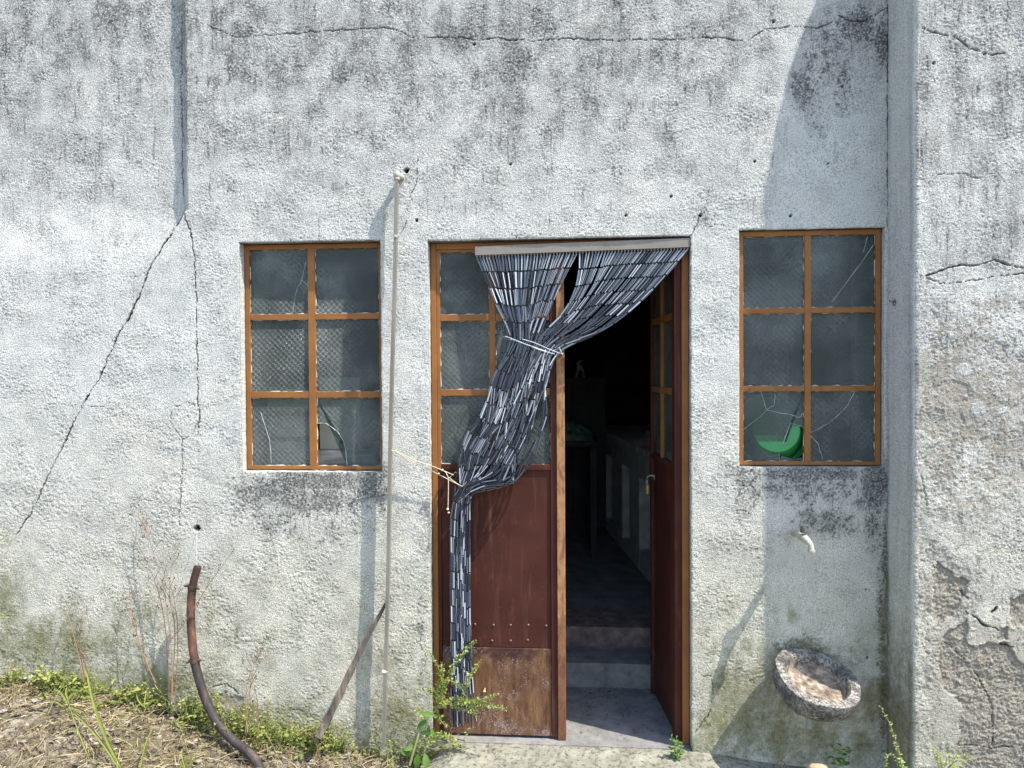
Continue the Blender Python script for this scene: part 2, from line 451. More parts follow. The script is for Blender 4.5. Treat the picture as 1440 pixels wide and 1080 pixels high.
CRACKS = [  # (survey points, half width m, strength)
    ([(400, 48), (480, 42), (545, 40), (560, 43), (580, 53), (620, 53), (660, 55), (700, 55), (750, 58), (800, 53), (850, 57), (890, 56), (960, 56), (1000, 52), (1050, 58), (1075, 42), (1110, 36), (1150, 40), (1172, 28)], .0028, .85),
    ([(262, 23), (285, 33), (330, 52), (400, 48)], .0016, .5),
    ([(1180, 22), (1195, 28), (1212, 30), (1228, 24), (1247, 10)], .003, 1),
    ([(250, 0), (248, 120), (251, 230), (254, 296)], .0020, .9),
    ([(255, 295), (262, 312), (271, 340), (274, 380), (276, 440), (277, 500), (278, 565), (281, 585), (277, 610)], .0032, .95),
    ([(281, 585), (270, 610), (256, 618), (256, 650), (254, 700), (252, 740)], .002, .75),
    ([(245, 572), (262, 567), (277, 571)], .002, .7), ([(240, 578), (242, 600), (255, 616)], .0018, .6),
    ([(255, 295), (225, 346), (205, 390), (185, 437), (160, 482), (140, 530), (115, 570), (90, 622), (65, 672), (40, 727), (22, 752)], .0048, 1),
    ([(70, 568), (115, 570), (150, 572)], .0014, .4),
    ([(588, 222), (584, 262), (575, 278), (573, 300)], .002, .7), ([(573, 311), (562, 330), (553, 345)], .002, .7),
    ([(985, 302), (978, 318), (972, 336)], .002, .8),
    ([(1249, 0), (1249, 320)], .0035, .9), ([(1236, 58), (1248, 60), (1250, 80)], .003, .8),
    ([(1085, 742), (1097, 754), (1111, 762), (1107, 772)], .0014, .5), ([(978, 1030), (997, 1003), (1003, 975), (1000, 950), (985, 950)], .0022, .8),
    ([(1050, 770), (1066, 772)], .0014, .5), ([(545, 870), (590, 905), (600, 930)], .0012, .4),
    ([(300, 965), (318, 962), (335, 975)], .004, .7), ([(190, 10), (192, 28), (200, 48)], .0012, .5), ([(105, 700), (115, 715)], .002, .5),
]
CRACKS_F = [
    ([(1293, 40), (1312, 44), (1340, 50), (1365, 66), (1390, 77), (1415, 75)], .0022, .8),
    ([(1303, 388), (1330, 378), (1352, 372), (1372, 374), (1400, 366), (1440, 378)], .003, .9),
    ([(1306, 392), (1330, 400), (1356, 396), (1410, 388), (1440, 386)], .0024, .7),
    ([(1310, 245), (1345, 243), (1380, 250)], .0018, .5),
    ([(1330, 905), (1350, 920), (1365, 938), (1378, 955)], .0019, .85), ([(1378, 955), (1392, 980), (1398, 1010), (1396, 1050)], .0019, .85),
    ([(1345, 1048), (1370, 1050), (1396, 1053), (1440, 1050)], .0019, .85),
    ([(1295, 670), (1302, 690), (1305, 720)], .002, .6), ([(1296, 905), (1305, 920)], .002, .6),
    ([(1352, 857), (1375, 872), (1405, 888)], .0055, 1), ([(1395, 862), (1401, 855)], .006, 1), ([(1350, 830), (1362, 842)], .003, .6),  # long slot: crack groove with its shadow put into the colour
    ([(1408, 907), (1424, 910)], .006, .9), ([(1308, 788), (1314, 796)], .007, 1),
]
HOLES = [(718, 231, 1.6), (1061, 227, 1.6), (944, 276, 1.6), (880, 303, 1.6), (667, 62, 1.6), (277, 743, 4.6), (572, 240, 3.6), (586, 310, 2.0), (985, 303, 2.0),
         (1112, 303, 1.8), (1088, 30, 2), (44, 951, 5), (1185, 121, 1.6), (1164, 230, 1.3), (1220, 925, 1.6), (1218, 829, 1.4), (1314, 88, 1.8), (1385, 76, 1.4)]

# ================================================================== the building
BLD = thing("old_building", (0, 0.3, 0), "old whitewashed stucco building with rusty steel door and two brown windows", "building")

def field_noise(X, Z):
    wx = .010 * perlin(X / .06, Z / .06, 9); U = .80 * X - .60 * Z + wx; T = .60 * X + .80 * Z + wx
    coarse = .8 * np.clip(sst(2.1, 1.1, Z) * sst(-.2, .35, fbm(X / .5, Z / .45, 3, 14) + .25) + sst(.25, .5, fbm(X / .4, Z / .4, 3, 15)), 0, 1)
    st = coarse * (.0013 * perlin(U / .020, T / .014, 16) + .0009 * (np.abs(perlin(U / .030, T / .022, 17)) - .3)) + .00085 * perlin(U / .0135, T / .0085, 1) + .0013 * perlin(X / .0078, Z / .0074, 2) + .0006 * perlin(X / .034, Z / .028, 3)
    ridge = 1 - np.abs(perlin(U / .020, T / .012, 4))
    st += .0006 * (ridge - .6)
    st *= .45 + 1.0 * sst(-.35, .35, fbm(X / .22, Z / .2, 3, 12))
    und = .004 * perlin(X / .31, Z / .27, 5) + .0022 * perlin(X / .11, Z / .09, 6)
    return st, und

def apply_cracks(X, Z, xs, zs, lst, conv, st):
    Xw = X + .006 * perlin(X / .06, Z / .06, 21) + .0042 * perlin(X / .017, Z / .017, 22)
    Zw = Z + .006 * perlin(X / .06, Z / .06, 23) + .0042 * perlin(X / .017, Z / .017, 24)
    cr = np.zeros(X.shape)
    for pts, hw, s in lst:
        d = poly_dist(Xw, Zw, xs, zs, conv(pts), .05)
        wv = .72 * hw * np.clip(.85 + 1.1 * perlin(X / .07, Z / .07, 25) + .5 * perlin(X / .02, Z / .02, 26), .12, 2.2) + .0002
        cr = np.maximum(cr, s * (1 - sst(wv * .4, wv * 1.25, d)))
    return cr

def front_wall():
    xs = lines([(-5.2, 0), (-3.5, .03), (-2.95, .006), (LW[0], .0037), (LW[1], .0037), (DR[0], .0037), (DR[1], .0037), (RW[0], .0037), (RW[1], .0037), (XP + .03, .0037)])
    zs = lines([(-.45, 0), (-.06, .01), (LW[2], .0037), (RW[2], .0037), (min(DR[3], LW[3], RW[3]), .0037), (sorted((DR[3], LW[3], RW[3]))[1], .0037), (max(DR[3], LW[3], RW[3]), .0037), (3.66, .0037), (4.35, .02)])
    X, Z = np.meshgrid(xs, zs)
    st, und = field_noise(X, Z)
    smooth = sst(P(1070, 500).x, P(1110, 500).x, X)              # finer trowelled plaster near the buttress
    st = st * (1 - .62 * smooth)
    d = st + und
    # slightly recessed older wall section on the far left, split by an upright edge and a slanting seam
    e0 = P(250, 150).x; zk = P(255, 295).z; q = W([(255, 295), (22, 752)])
    sl = (q[1][0] - q[0][0]) / (q[1][1] - q[0][1])
    bx = np.where(Z > zk, e0, q[0][0] + (Z - q[0][1]) * sl) + .003 * perlin(Z / .07, Z * 0, 31)
    ramp = np.where(Z > zk, 15 * PXM, .024)
    setb = (.004 + .038 * sst(zk - .30, zk + .05, Z)) * (1 - sst(0, 1, (X - bx) / ramp)) * sst(P(22, 760).z - .25, P(22, 760).z + .25, Z)
    flat = np.exp(-((X - bx - ramp * .4) / (.06)) ** 2) * (Z > zk)
    d = d - .6 * flat * st
    d -= setb
    cr = apply_cracks(X, Z, xs, zs, CRACKS, W, st)
    for px, py, r in HOLES:
        if px > 1260: continue
        c = P(px, py); rr = r * PXM
        hm = 1 - sst(rr * .7, rr * 1.15, np.hypot(X - c.x + .3 * rr * perlin(X / .01, Z / .01, 40), Z - c.z))
        cr = np.maximum(cr, hm); d -= .02 * hm
    d -= .007 * cr
    # chipped corner bottom right of the door, eroded foot
    # ---- stains
    n1 = fbm(X / .12, Z / .16, 5, 50); n2 = fbm(X / .035, Z / .04, 4, 51); strk = fbm((X + .02 * perlin(X / .2, Z / .2, 55)) / .05, Z / .34, 4, 52); sp = perlin(X / .012, Z / .013, 53)
    g = .46 * sst(P(0, 480).z, P(0, 10).z, Z) * (.70 + .18 * strk + .75 * n1 + .30 * n2) + .10 * np.clip(strk + .1, 0, 1)
    g = np.maximum(g, .0)
    B = blobs(X, Z, [(730, 120, 90, 110, .62), (640, 60, 120, 60, .5), (520, 90, 60, 100, .45), (850, 80, 120, 90, .42), (1000, 70, 120, 50, .35), (330, 60, 70, 80, .45), (410, 120, 60, 110, .40),
                     (90, 30, 130, 60, .50), (190, 40, 60, 60, .35), (40, 130, 70, 120, .36), (300, 110, 25, 110, .42), (560, 110, 40, 80, .4)])
    B2 = blobs(X, Z, [(1205, 35, 60, 36, .85), (1165, 55, 40, 50, .68), (1128, 122, 24, 34, .82), (1145, 90, 35, 60, .62), (1240, 55, 14, 60, .9), (1190, 110, 50, 70, .55), (1150, 170, 26, 40, .5), (1220, 230, 50, 90, .3),
                      (440, 676, 110, 22, 1.0), (370, 690, 45, 36, .9), (440, 705, 95, 34, .85), (520, 684, 36, 44, .95), (400, 730, 60, 40, .6), (470, 735, 60, 50, .55), (548, 672, 14, 26, .7),
                      (1140, 666, 120, 16, 1.0), (1140, 685, 110, 30, .75), (1232, 680, 28, 46, 1.1), (1050, 685, 30, 50, .7), (1160, 735, 55, 30, .62), (1246, 800, 8, 130, .9), (1243, 980, 9, 120, .95), (1125, 912, 42, 20, .92), (1230, 730, 16, 60, .7),
                      (40, 940, 80, 40, .55), (1060, 745, 40, 30, .35), (720, 331, 180, 6, .5), (440, 333, 110, 5, .4), (565, 690, 60, 60, .28), (592, 900, 12, 120, .55), (1000, 310, 30, 25, .5), (1240, 870, 9, 200, .7), (590, 480, 10, 160, .3)])
    g = np.clip(g + .66 * B * (.70 + .20 * strk + .85 * n1 + .35 * n2 + .3 * sp), 0, .8)
    thin = fbm(X / .011, Z / .16, 3, 57) * .7 + .3 * fbm(X / .03, Z / .3, 2, 58)
    g = np.clip(g + .72 * sst(.10, .40, thin) * sst(P(0, 700).z, P(0, 120).z, Z) * sst(-.30, .35, n1 + .3 * fbm(X / .5, Z / .5, 2, 59)), 0, .85)
    thin2 = fbm(X / .018, Z / .30, 3, 67)
    g = np.clip(g + .75 * sst(.0, .45, thin2 + .15 * n2) * blobs(X, Z, [(440, 690, 110, 70, 1), (1140, 690, 115, 75, 1), (1245, 850, 14, 260, .8), (1120, 800, 40, 60, .5), (300, 60, 40, 120, .6)]), 0, .9)
    mould = np.maximum(sst(.38, .82, B2 + .50 * n2 + .34 * sp + .34 * n1 - .02), .55 * sst(.30, .85, B2 + .35 * n1 + .2 * strk))
    g = np.maximum(g, .95 * mould * sst(.05, .25, B2))
    lowp = sst(.0004, -.0020, st)                                 # pits darkened: dirt, plus relief shade put into the colour
    g = np.clip(g + (.46 * lowp * (.35 + .65 * sst(-.3, .3, n1)) + .10 + .16 * sst(-.3, .5, n1) * (.4 + .6 * sst(-.4, .4, n2))), 0, 1)
    g *= (1 - .55 * smooth * (B2 < .3))
    # a clear wash below the tap
    ms = blobs(X, Z, [(1130, 960, 130, 90, .75), (1020, 930, 40, 120, .6), (200, 900, 260, 90, .5), (60, 905, 150, 60, .9), (10, 850, 60, 70, .75), (180, 960, 160, 50, .9), (300, 1010, 160, 45, .85), (430, 1020, 140, 60, .7), (560, 1020, 60, 110, .85), (530, 950, 30, 60, .5), (320, 950, 90, 40, .45),
                      (1040, 1000, 80, 90, .95), (1060, 910, 60, 60, .55), (1130, 1040, 110, 60, .9), (1210, 1000, 60, 90, .8), (1245, 900, 10, 160, .8), (1080, 870, 40, 30, .5), (1115, 868, 14, 16, .9), (1200, 890, 40, 40, .45), (990, 1040, 30, 60, .9), (1230, 700, 20, 40, .3)])
    moss = .34 * sst(1.6, .2, Z) * sst(-.5, .5, n1) + .85 * sst(.26, .95, ms + .38 * n2 + .30 * n1 + .12 * sp)
    mort = np.zeros(X.shape)
    mort = np.maximum(mort, sst(.55, .75, blobs(X, Z, [(320, 985, 45, 22, .8), (30, 930, 40, 20, .5)]) + .35 * n2))
    d -= .004 * mort
    # ---- mesh
    nx, nz = len(xs), len(zs)
    Yv = -d
    Xv = X.copy(); Zv = Z.copy()
    idx = np.arange(nx * nz).reshape(nz, nx)
    xc = (xs[:-1] + xs[1:]) / 2; zc = (zs[:-1] + zs[1:]) / 2
    keep = np.ones((nz - 1, nx - 1), bool)
    extraV = []; extraF = []; extraA = []
    base = nx * nz
    A = np.stack([g, moss, mort, cr], -1)
    for (x0, x1, z0, z1) in (LW, DR, RW):
        i0, i1 = np.argmin(abs(xs - x0)), np.argmin(abs(xs - x1)); j0, j1 = np.argmin(abs(zs - z0)), np.argmin(abs(zs - z1))
        keep[j0:j1, i0:i1] = False
        # round and roughen the arris
        for (sl_, dx, dz) in (((slice(j0, j1 + 1), i0), 1, 0), ((slice(j0, j1 + 1), i1), 1, 0), ((j0, slice(i0, i1 + 1)), 0, 1), ((j1, slice(i0, i1 + 1)), 0, 1)):
            jx = .0014 * perlin(X[sl_] / .05, Z[sl_] / .05, 60) + .0012 * perlin(X[sl_] / .013, Z[sl_] / .013, 61)
            Xv[sl_] += dx * jx; Zv[sl_] += dz * jx; Yv[sl_] += .004
        loop = [idx[j, i0] for j in range(j0, j1)] + [idx[j1, i] for i in range(i0, i1)] + [idx[j, i1] for j in range(j1, j0, -1)] + [idx[j0, i] for i in range(i1, i0, -1)]
        loop = np.array(loop); n = len(loop)
        lx, ly, lz = Xv.ravel()[loop], Yv.ravel()[loop], Zv.ravel()[loop]
        cx, cz = (x0 + x1) / 2, (z0 + z1) / 2
        rings = [loop]
        for k, dep in enumerate((.006, .014, .024, .036, .05, .065, .36)):
            nn = .0007 * perlin(lx / .012 + k * .7, lz / .012 + k * 1.3, 62) + .0007 * perlin(lx / .04 + k, lz / .04, 63)
            ox = np.where(abs(lx - x0) < .012, -1, np.where(abs(lx - x1) < .012, 1, 0)); oz = np.where(abs(lz - z0) < .012, -1, np.where(abs(lz - z1) < .012, 1, 0))
            off = .002 + nn
            yy = dep + .0 * ly if dep > .05 else np.maximum(ly, 0) * (1 - dep / .065) + dep
            vv = np.stack([lx + ox * off, yy, lz + oz * off], -1)
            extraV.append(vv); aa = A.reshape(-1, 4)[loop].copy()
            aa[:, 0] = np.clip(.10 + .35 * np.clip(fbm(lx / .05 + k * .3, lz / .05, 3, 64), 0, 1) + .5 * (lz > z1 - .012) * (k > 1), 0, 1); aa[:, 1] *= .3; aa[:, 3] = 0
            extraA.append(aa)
            ids = base + np.arange(n); base += n
            pr = rings[-1]
            extraF.append(np.stack([pr, np.roll(pr, -1), np.roll(ids, -1), ids], -1)); rings.append(ids)
    V = np.concatenate([np.stack([Xv.ravel(), Yv.ravel(), Zv.ravel()], -1)] + extraV)
    Fq = np.stack([idx[:-1, :-1], idx[:-1, 1:], idx[1:, 1:], idx[1:, :-1]], -1)[keep]
    Fq = np.concatenate([Fq] + extraF)
    AA = np.concatenate([A.reshape(-1, 4)] + extraA)
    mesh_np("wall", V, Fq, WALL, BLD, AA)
front_wall()

def prot_at(z): return np.interp(z, [-1, 3.50, 3.70, 3.86, 3.99, 4.12, 4.35], [PROT, PROT, .232, .20, .113, .03, .01])
def buttress():
    # profile: side face from the wall out, small rounded arris, then the front face to the right
    rc = .018
    s_side = lines([(0, 0), (PROT - rc, .0045)]); s_arc = np.linspace(0, math.pi / 2, 7)[1:]
    xf0 = XP + rc; s_front = lines([(xf0, 0), (1.98, .0037), (2.7, .0055), (4.6, .03)])[1:]
    px_, pr_, nx_, ny_ = [], [], [], []                           # pr_ = fraction out from the wall
    for s in s_side: px_.append(XP); pr_.append(-s); nx_.append(-1); ny_.append(0)
    for a in s_arc: px_.append(XP + rc * (1 - math.cos(a))); pr_.append(-(PROT - rc) - rc * math.sin(a)); nx_.append(-math.cos(a)); ny_.append(-math.sin(a))
    for x in s_front: px_.append(x); pr_.append(-PROT); nx_.append(0); ny_.append(-1)
    px_, pr_, nx_, ny_ = map(np.array, (px_, pr_, nx_, ny_)); ns = len(px_)
    S = px_ + pr_ * -1.0 * 1.0                                    # unwrapped coordinate keeps the noise continuous
    S = np.where(nx_ == 0, px_, XP - (PROT + pr_))
    zs = lines([(-.45, 0), (-.06, .012), (3.66, .0037), (4.35, .02)]); nz = len(zs)
    SS, Z = np.meshgrid(S, zs); PX, _ = np.meshgrid(px_, zs); PR, _ = np.meshgrid(pr_, zs); NX, _ = np.meshgrid(nx_, zs); NY, _ = np.meshgrid(ny_, zs)
    st, und = field_noise(SS + 7.3, Z)
    fr = sst(.5, 1, -NY)
    st = st * (.30 + .75 * fr)
    d = st + und * (.5 + .8 * fr)
    Xp = np.where(fr > .5, PX, 1e3)
    xs2 = np.where(px_ > XP + rc * .5, px_, XP - 1 - np.linspace(1, 0, ns)); xs2 = np.maximum.accumulate(xs2)
    cr = apply_cracks(PX, Z, xs2, zs, CRACKS_F, WF, st) * (fr > .3)
    jx = .02 * perlin(PX / .09, Z / .09, 71) + .008 * perlin(PX / .03, Z / .03, 72) + .003 * perlin(PX / .011, Z / .011, 75)
    jz = .02 * perlin(PX / .09, Z / .09, 73) + .008 * perlin(PX / .03, Z / .03, 74) + .003 * perlin(PX / .011, Z / .011, 76)
    mort = np.zeros(PX.shape)
    for pl in ([(1310, 792), (1332, 797), (1346, 811), (1363, 820), (1357, 842), (1334, 868), (1318, 880), (1310, 852)],
               [(1322, 905), (1345, 880), (1362, 870), (1358, 895), (1376, 912), (1392, 906), (1416, 899), (1424, 918), (1442, 940), (1460, 960), (1460, 1100), (1356, 1100), (1344, 1046), (1353, 990), (1330, 968), (1315, 935)],
               [(1424, 843), (1460, 838), (1460, 880), (1426, 884), (1421, 862)], [(1405, 886), (1420, 880), (1418, 895), (1403, 900)]):
        mort = np.maximum(mort, inside(PX + jx, Z + jz, WF(pl)).astype(float))
    n1 = fbm(SS / .12 + 5, Z / .15, 5, 80); n2 = fbm(SS / .03, Z / .035, 4, 81); strk = fbm(SS / .04, Z / .5, 4, 82); sp = perlin(SS / .012, Z / .013, 83)
    islands = sst(.62, .70, n2 * .5 + .55 * blobs(PX, Z, [(1350, 960, 10, 8, 1.2), (1385, 925, 12, 8, 1.2), (1325, 990, 25, 40, 1.3)], -PROT)) * (n1 < .25)
    mort = mort * (1 - islands)
    mo2 = blobs(PX, Z, [(1370, 600, 130, 210, .72), (1340, 760, 60, 60, .5), (1400, 1000, 80, 90, .6), (1320, 860, 50, 180, .62), (1420, 720, 60, 90, .5), (1420, 420, 60, 60, .5), (1300, 440, 20, 60, .5), (1400, 780, 60, 40, .35), (1300, 700, 16, 200, .6), (1350, 560, 100, 130, .80), (1320, 480, 30, 60, .65), (1410, 620, 50, 80, .6), (1330, 690, 40, 60, .6), (1400, 480, 50, 50, .45), (1310, 600, 20, 100, .6)], -PROT)
    mo2 = sst(.34, .84, mo2 + .50 * n2 + .25 * n1 + .2 * sp) * .85 * (fr > .5)
    white = sst(.5, .7, blobs(PX, Z, [(1333, 475, 12, 10, 1), (1355, 520, 14, 10, 1), (1375, 575, 12, 12, 1), (1423, 492, 10, 10, 1), (1411, 580, 10, 10, 1), (1365, 640, 40, 30, .75)], -PROT) + .3 * n2)
    mo2 = mo2 * (1 - white)
    lip = mort * (fr > .5)
    mid = np.zeros(PX.shape)
    jx2 = .05 * perlin(PX / .12, Z / .12, 171) + .02 * perlin(PX / .04, Z / .04, 172) + .006 * perlin(PX / .013, Z / .013, 173)
    for pl in ([(1300, 775), (1350, 790), (1375, 815), (1370, 870), (1405, 880), (1440, 825), (1470, 820), (1470, 1100), (1300, 1100), (1305, 900)], [(1300, 560), (1330, 520), (1360, 560), (1350, 640), (1310, 680)], [(1380, 600), (1440, 560), (1440, 680), (1400, 690)]):
        mid = np.maximum(mid, inside(PX + jx2, Z + jx2 * .8 + .012 * perlin(PX / .03, Z / .03, 175), WF(pl)).astype(float))
    mid *= (fr > .5) * (n1 + .4 * n2 < .16)
    d = d - .0022 * mid
    mortar = np.maximum(np.maximum(lip, mo2), .45 * mid)
    d = d - .0075 * lip * (fr > .5) - .0025 * mo2
    st_m = (.0026 * perlin(SS / .011, Z / .011, 84) + .003 * perlin(SS / .035, Z / .035, 85)) * lip; d += st_m
    d -= .009 * cr
    for px, py, r in HOLES:
        if px < 1260: continue
        c = P(px, py, -PROT); rr = r * PXM; hm = (1 - sst(rr * .6, rr * 1.2, np.hypot(PX - c.x, Z - c.z))) * (fr > .5)
        cr = np.maximum(cr, .9 * hm); d -= .015 * hm
    G1 = blobs(PX, Z, [(1400, 120, 70, 90, .78), (1330, 120, 50, 100, .62), (1370, 220, 80, 80, .55), (1430, 300, 40, 60, .5), (1340, 340, 50, 50, .35), (1330, 20, 60, 40, .5), (1440, 40, 60, 60, .5), (1350, 540, 100, 100, .3), (1400, 330, 60, 60, .35)], -PROT) * (fr > .5)
    g = np.clip(G1 * (.60 + 1.0 * strk + .7 * n1 + .25 * sp), 0, .85)
    g = np.clip(g + fr * (.60 * sst(.08, .42, fbm(SS / .012, Z / .17, 3, 86)) * sst(-.3, .3, n1) + .16 * sst(-.3, .4, fbm(SS / .4, Z / .4, 3, 87))), 0, .85)
    lowp = sst(.0006, -.0024, st)
    g = np.clip(g + (.46 * lowp * (.4 + .6 * sst(-.3, .3, n1)) * fr + (.10 + .08 * n1) * fr), 0, 1)
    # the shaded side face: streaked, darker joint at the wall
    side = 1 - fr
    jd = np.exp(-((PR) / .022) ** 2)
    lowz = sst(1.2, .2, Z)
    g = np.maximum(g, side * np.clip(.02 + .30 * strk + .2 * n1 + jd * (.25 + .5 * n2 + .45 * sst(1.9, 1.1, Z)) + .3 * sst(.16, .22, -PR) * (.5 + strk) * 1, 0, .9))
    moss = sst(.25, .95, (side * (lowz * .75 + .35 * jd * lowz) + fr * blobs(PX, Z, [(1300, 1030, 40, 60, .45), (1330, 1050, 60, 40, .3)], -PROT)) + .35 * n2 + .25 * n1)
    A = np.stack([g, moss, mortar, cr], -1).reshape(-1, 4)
    k = prot_at(Z) / PROT
    V = np.stack([(PX + NX * d).ravel(), (PR * k + NY * d).ravel(), Z.ravel()], -1)
    idx = np.arange(ns * nz).reshape(nz, ns)
    F = np.stack([idx[:-1, :-1], idx[:-1, 1:], idx[1:, 1:], idx[1:, :-1]], -1).reshape(-1, 4)
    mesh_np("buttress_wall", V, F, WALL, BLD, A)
buttress()

# ---- room behind the wall
ZF = 0.27      # raised inside floor
def quadset(name, quads, mat, parent):
    b = MB()
    for q in quads: b.add(q, [(0, 1, 2, 3)])
    return b.build(name, mat, parent, False)
def inner_front():
    b = MB(); xs = [-5.2, LW[0], LW[1], DR[0], DR[1], RW[0], RW[1], 4.6]
    y = .36
    def r(x0, x1, z0, z1):
        b.box(x0, x1, y, y + .02, z0, z1)
    r(-5.2, LW[0], -.4, 3.0); r(LW[0], LW[1], -.4, LW[2]); r(LW[0], LW[1], LW[3], 3.0); r(LW[1], DR[0], -.4, 3.0)
    r(DR[0], DR[1], DR[3], 3.0); r(DR[1], RW[0], -.4, 3.0); r(RW[0], RW[1], -.4, RW[2]); r(RW[0], RW[1], RW[3], 3.0); r(RW[1], 4.6, -.4, 3.0)
    return b.build("interior_lining", INNER, BLD, False)
inner_front()
b = MB(); b.box(-3.4, 2.6, 5.6, 5.7, -.4, 3.0); b.build("back_wall", ROOMSHADE, BLD, False)
b = MB(); b.box(-3.5, -3.4, .38, 5.6, -.4, 3.0); b.build("side_wall", INNER, BLD, False)
b = MB(); b.box(2.6, 2.7, .38, 5.6, -.4, 3.0); b.build("side_wall", ROOMSHADE, BLD, False)
b = MB(); b.box(-5.2, 4.6, .0, 6.0, 4.36, 4.46); b.build("unseen_roof", CONCRETE, BLD, False)  # unseen slab over the building, added so no sky light enters
b = MB(); b.box(-3.5, 2.7, .38, 5.7, 3.0, 3.08); b.build("ceiling", ROOMSHADE, BLD, False)
# steps
y1 = G(855, 967, 0.0).y; z1 = P(855, 933, y1).z; y2 = G(855, 909, z1).y; z2 = P(855, 882, y2).z; ZF = z2
def slab(name, x0, x1, y0, y1_, z0, z1_, mat, parent=None, n=.03, amp=.003, seed=0):
    """a box with a gently uneven top sheet"""
    xs = np.linspace(x0, x1, max(2, int((x1 - x0) / n))); ys = np.linspace(y0, y1_, max(2, int((y1_ - y0) / n)))
    b = MB(); nx, ny = len(xs), len(ys)
    vs = []; 
    X, Y = np.meshgrid(xs, ys); H = z1_ + amp * fbm(X / .1, Y / .1, 3, 90 + seed)
    for j in range(ny):
        for i in range(nx): vs.append((xs[i], ys[j], float(H[j, i])))
    fs = [(j * nx + i, j * nx + i + 1, (j + 1) * nx + i + 1, (j + 1) * nx + i) for j in range(ny - 1) for i in range(nx - 1)]
    k = len(vs)
    fr = [(xs[i], y0, z0) for i in range(nx)]; vs += fr
    fs += [(k + i, k + i + 1, i + 1, i) for i in range(nx - 1)]
    for (ii, xx) in ((0, x0), (nx - 1, x1)):
        k = len(vs); vs += [(xx, ys[j], z0) for j in range(ny)]
        fs += [(k + j, k + j + 1, (j + 1) * nx + ii, j * nx + ii) for j in range(ny - 1)]
    b.add(vs, fs)
    return b.build(name, mat, parent)
o = slab("door_step", DR[0] - .05, 1.2, y1, y2 + .01, -.1, z1, FLOORC, BLD, seed=2)
STEP2 = mottled("worn_red_step", [(.3, (.07, .05, .045)), (.5, (.16, .11, .095)), (.7, (.24, .21, .19))], 12, 6, .9, .6, 90)
o = slab("door_step", DR[0] - .05, 1.2, y2, y2 + .35, -.1, z2, STEP2, BLD, seed=3)
o = slab("interior_floor", -3.4, 2.6, y2 + .35, 5.6, -.1, z2 - .001, FLOORC, None, .08, .004, 4); tag(o, kind='structure')
o = slab("interior_floor", DR[0] + .002, DR[1] - .002, .012, y1 + .01, -.2, 0.0, FLOORC, None, .02, .003, 5); tag(o, kind='structure')
o = slab("interior_floor", -3.4, DR[0] - .052, .39, y2 + .35, -.2, z2 - .003, FLOORC, None, .1, .003, 6); tag(o, kind='structure')
o = slab("interior_floor", 1.202, 2.6, .39, y2 + .35, -.2, z2 - .003, FLOORC, None, .1, .003, 7); tag(o, kind='structure')
# crumbs on the doorway floor
b = MB()
for i in range(170):
    t = rng.random()
    x = DR[0] + .62 + rng.random() * .52; y = .08 + rng.random() * (y1 - .1)
    if rng.random() < .4: y = y1 - .02 - abs(rng.gauss(0, .06)); x = .22 + rng.gauss(0, .12)
    if x > DR[1] - .03: continue
    s = rng.uniform(.0015, .006); bm_ = [Vector((x + rng.gauss(0, s), y + rng.gauss(0, s), .003 + rng.random() * s)) for _ in range(4)]
    b.add(bm_, [(0, 1, 2), (0, 2, 3), (0, 3, 1), (1, 3, 2)])
tag(b.build("debris", mottled("black_crumbs", [(.3, (.01, .01, .01)), (.7, (.06, .05, .04))], 40), None, False), "black crumbs and grit scattered on the grey doorway floor", "debris", kind='stuff')

# ------------------------------------------------------------------ windows and doors
def pane_mesh(x0, x1, z0, z1, y, hole=None, cracks=(), M=None):
    """a pane 4 mm thick; hole = polygon in pane fractions left open; cracks = polylines in fractions"""
    b = MB(); T = .004
    f = lambda a, c, yy: Vector((x0 + a * (x1 - x0), yy, z0 + c * (z1 - z0)))
    tr = (lambda v: M @ v) if M else (lambda v: v)
    if hole is None:
        vs = [f(a, c, yy) for yy in (y, y + T) for a, c in ((0, 0), (1, 0), (1, 1), (0, 1))]
        b.add([tr(v) for v in vs], [(0, 1, 2, 3), (7, 6, 5, 4), (0, 4, 5, 1), (1, 5, 6, 2), (2, 6, 7, 3), (3, 7, 4, 0)])
    else:
        bm = bmesh.new()
        polys = hole
        for pl in polys:
            fr = [bm.verts.new(tr(f(a, c, y))) for a, c in pl]; bk = [bm.verts.new(tr(f(a, c, y + T))) for a, c in pl]
            bm.faces.new(fr); bm.faces.new(bk[::-1]); n = len(fr)
            for i in range(n): bm.faces.new((fr[i], bk[i], bk[(i + 1) % n], fr[(i + 1) % n]))
        bmesh.ops.triangulate(bm, faces=[q for q in bm.faces if len(q.verts) > 4])
        bm.verts.index_update()
        b.add([v.co.copy() for v in bm.verts], [[v.index for v in q.verts] for q in bm.faces]); bm.free()
    for pl in cracks:
        pts = []
        for (a, c), (a2, c2) in zip(pl[:-1], pl[1:]):
            for k in range(4): pts.append(tr(f(a + (a2 - a) * k / 4 + rng.gauss(0, .004), c + (c2 - c) * k / 4 + rng.gauss(0, .004), y - .0006)))
        pts.append(tr(f(*pl[-1], y - .0006)))
        b.tube(pts, [rng.uniform(.0003, .0010) for _ in pts], 4, 1)
    return b
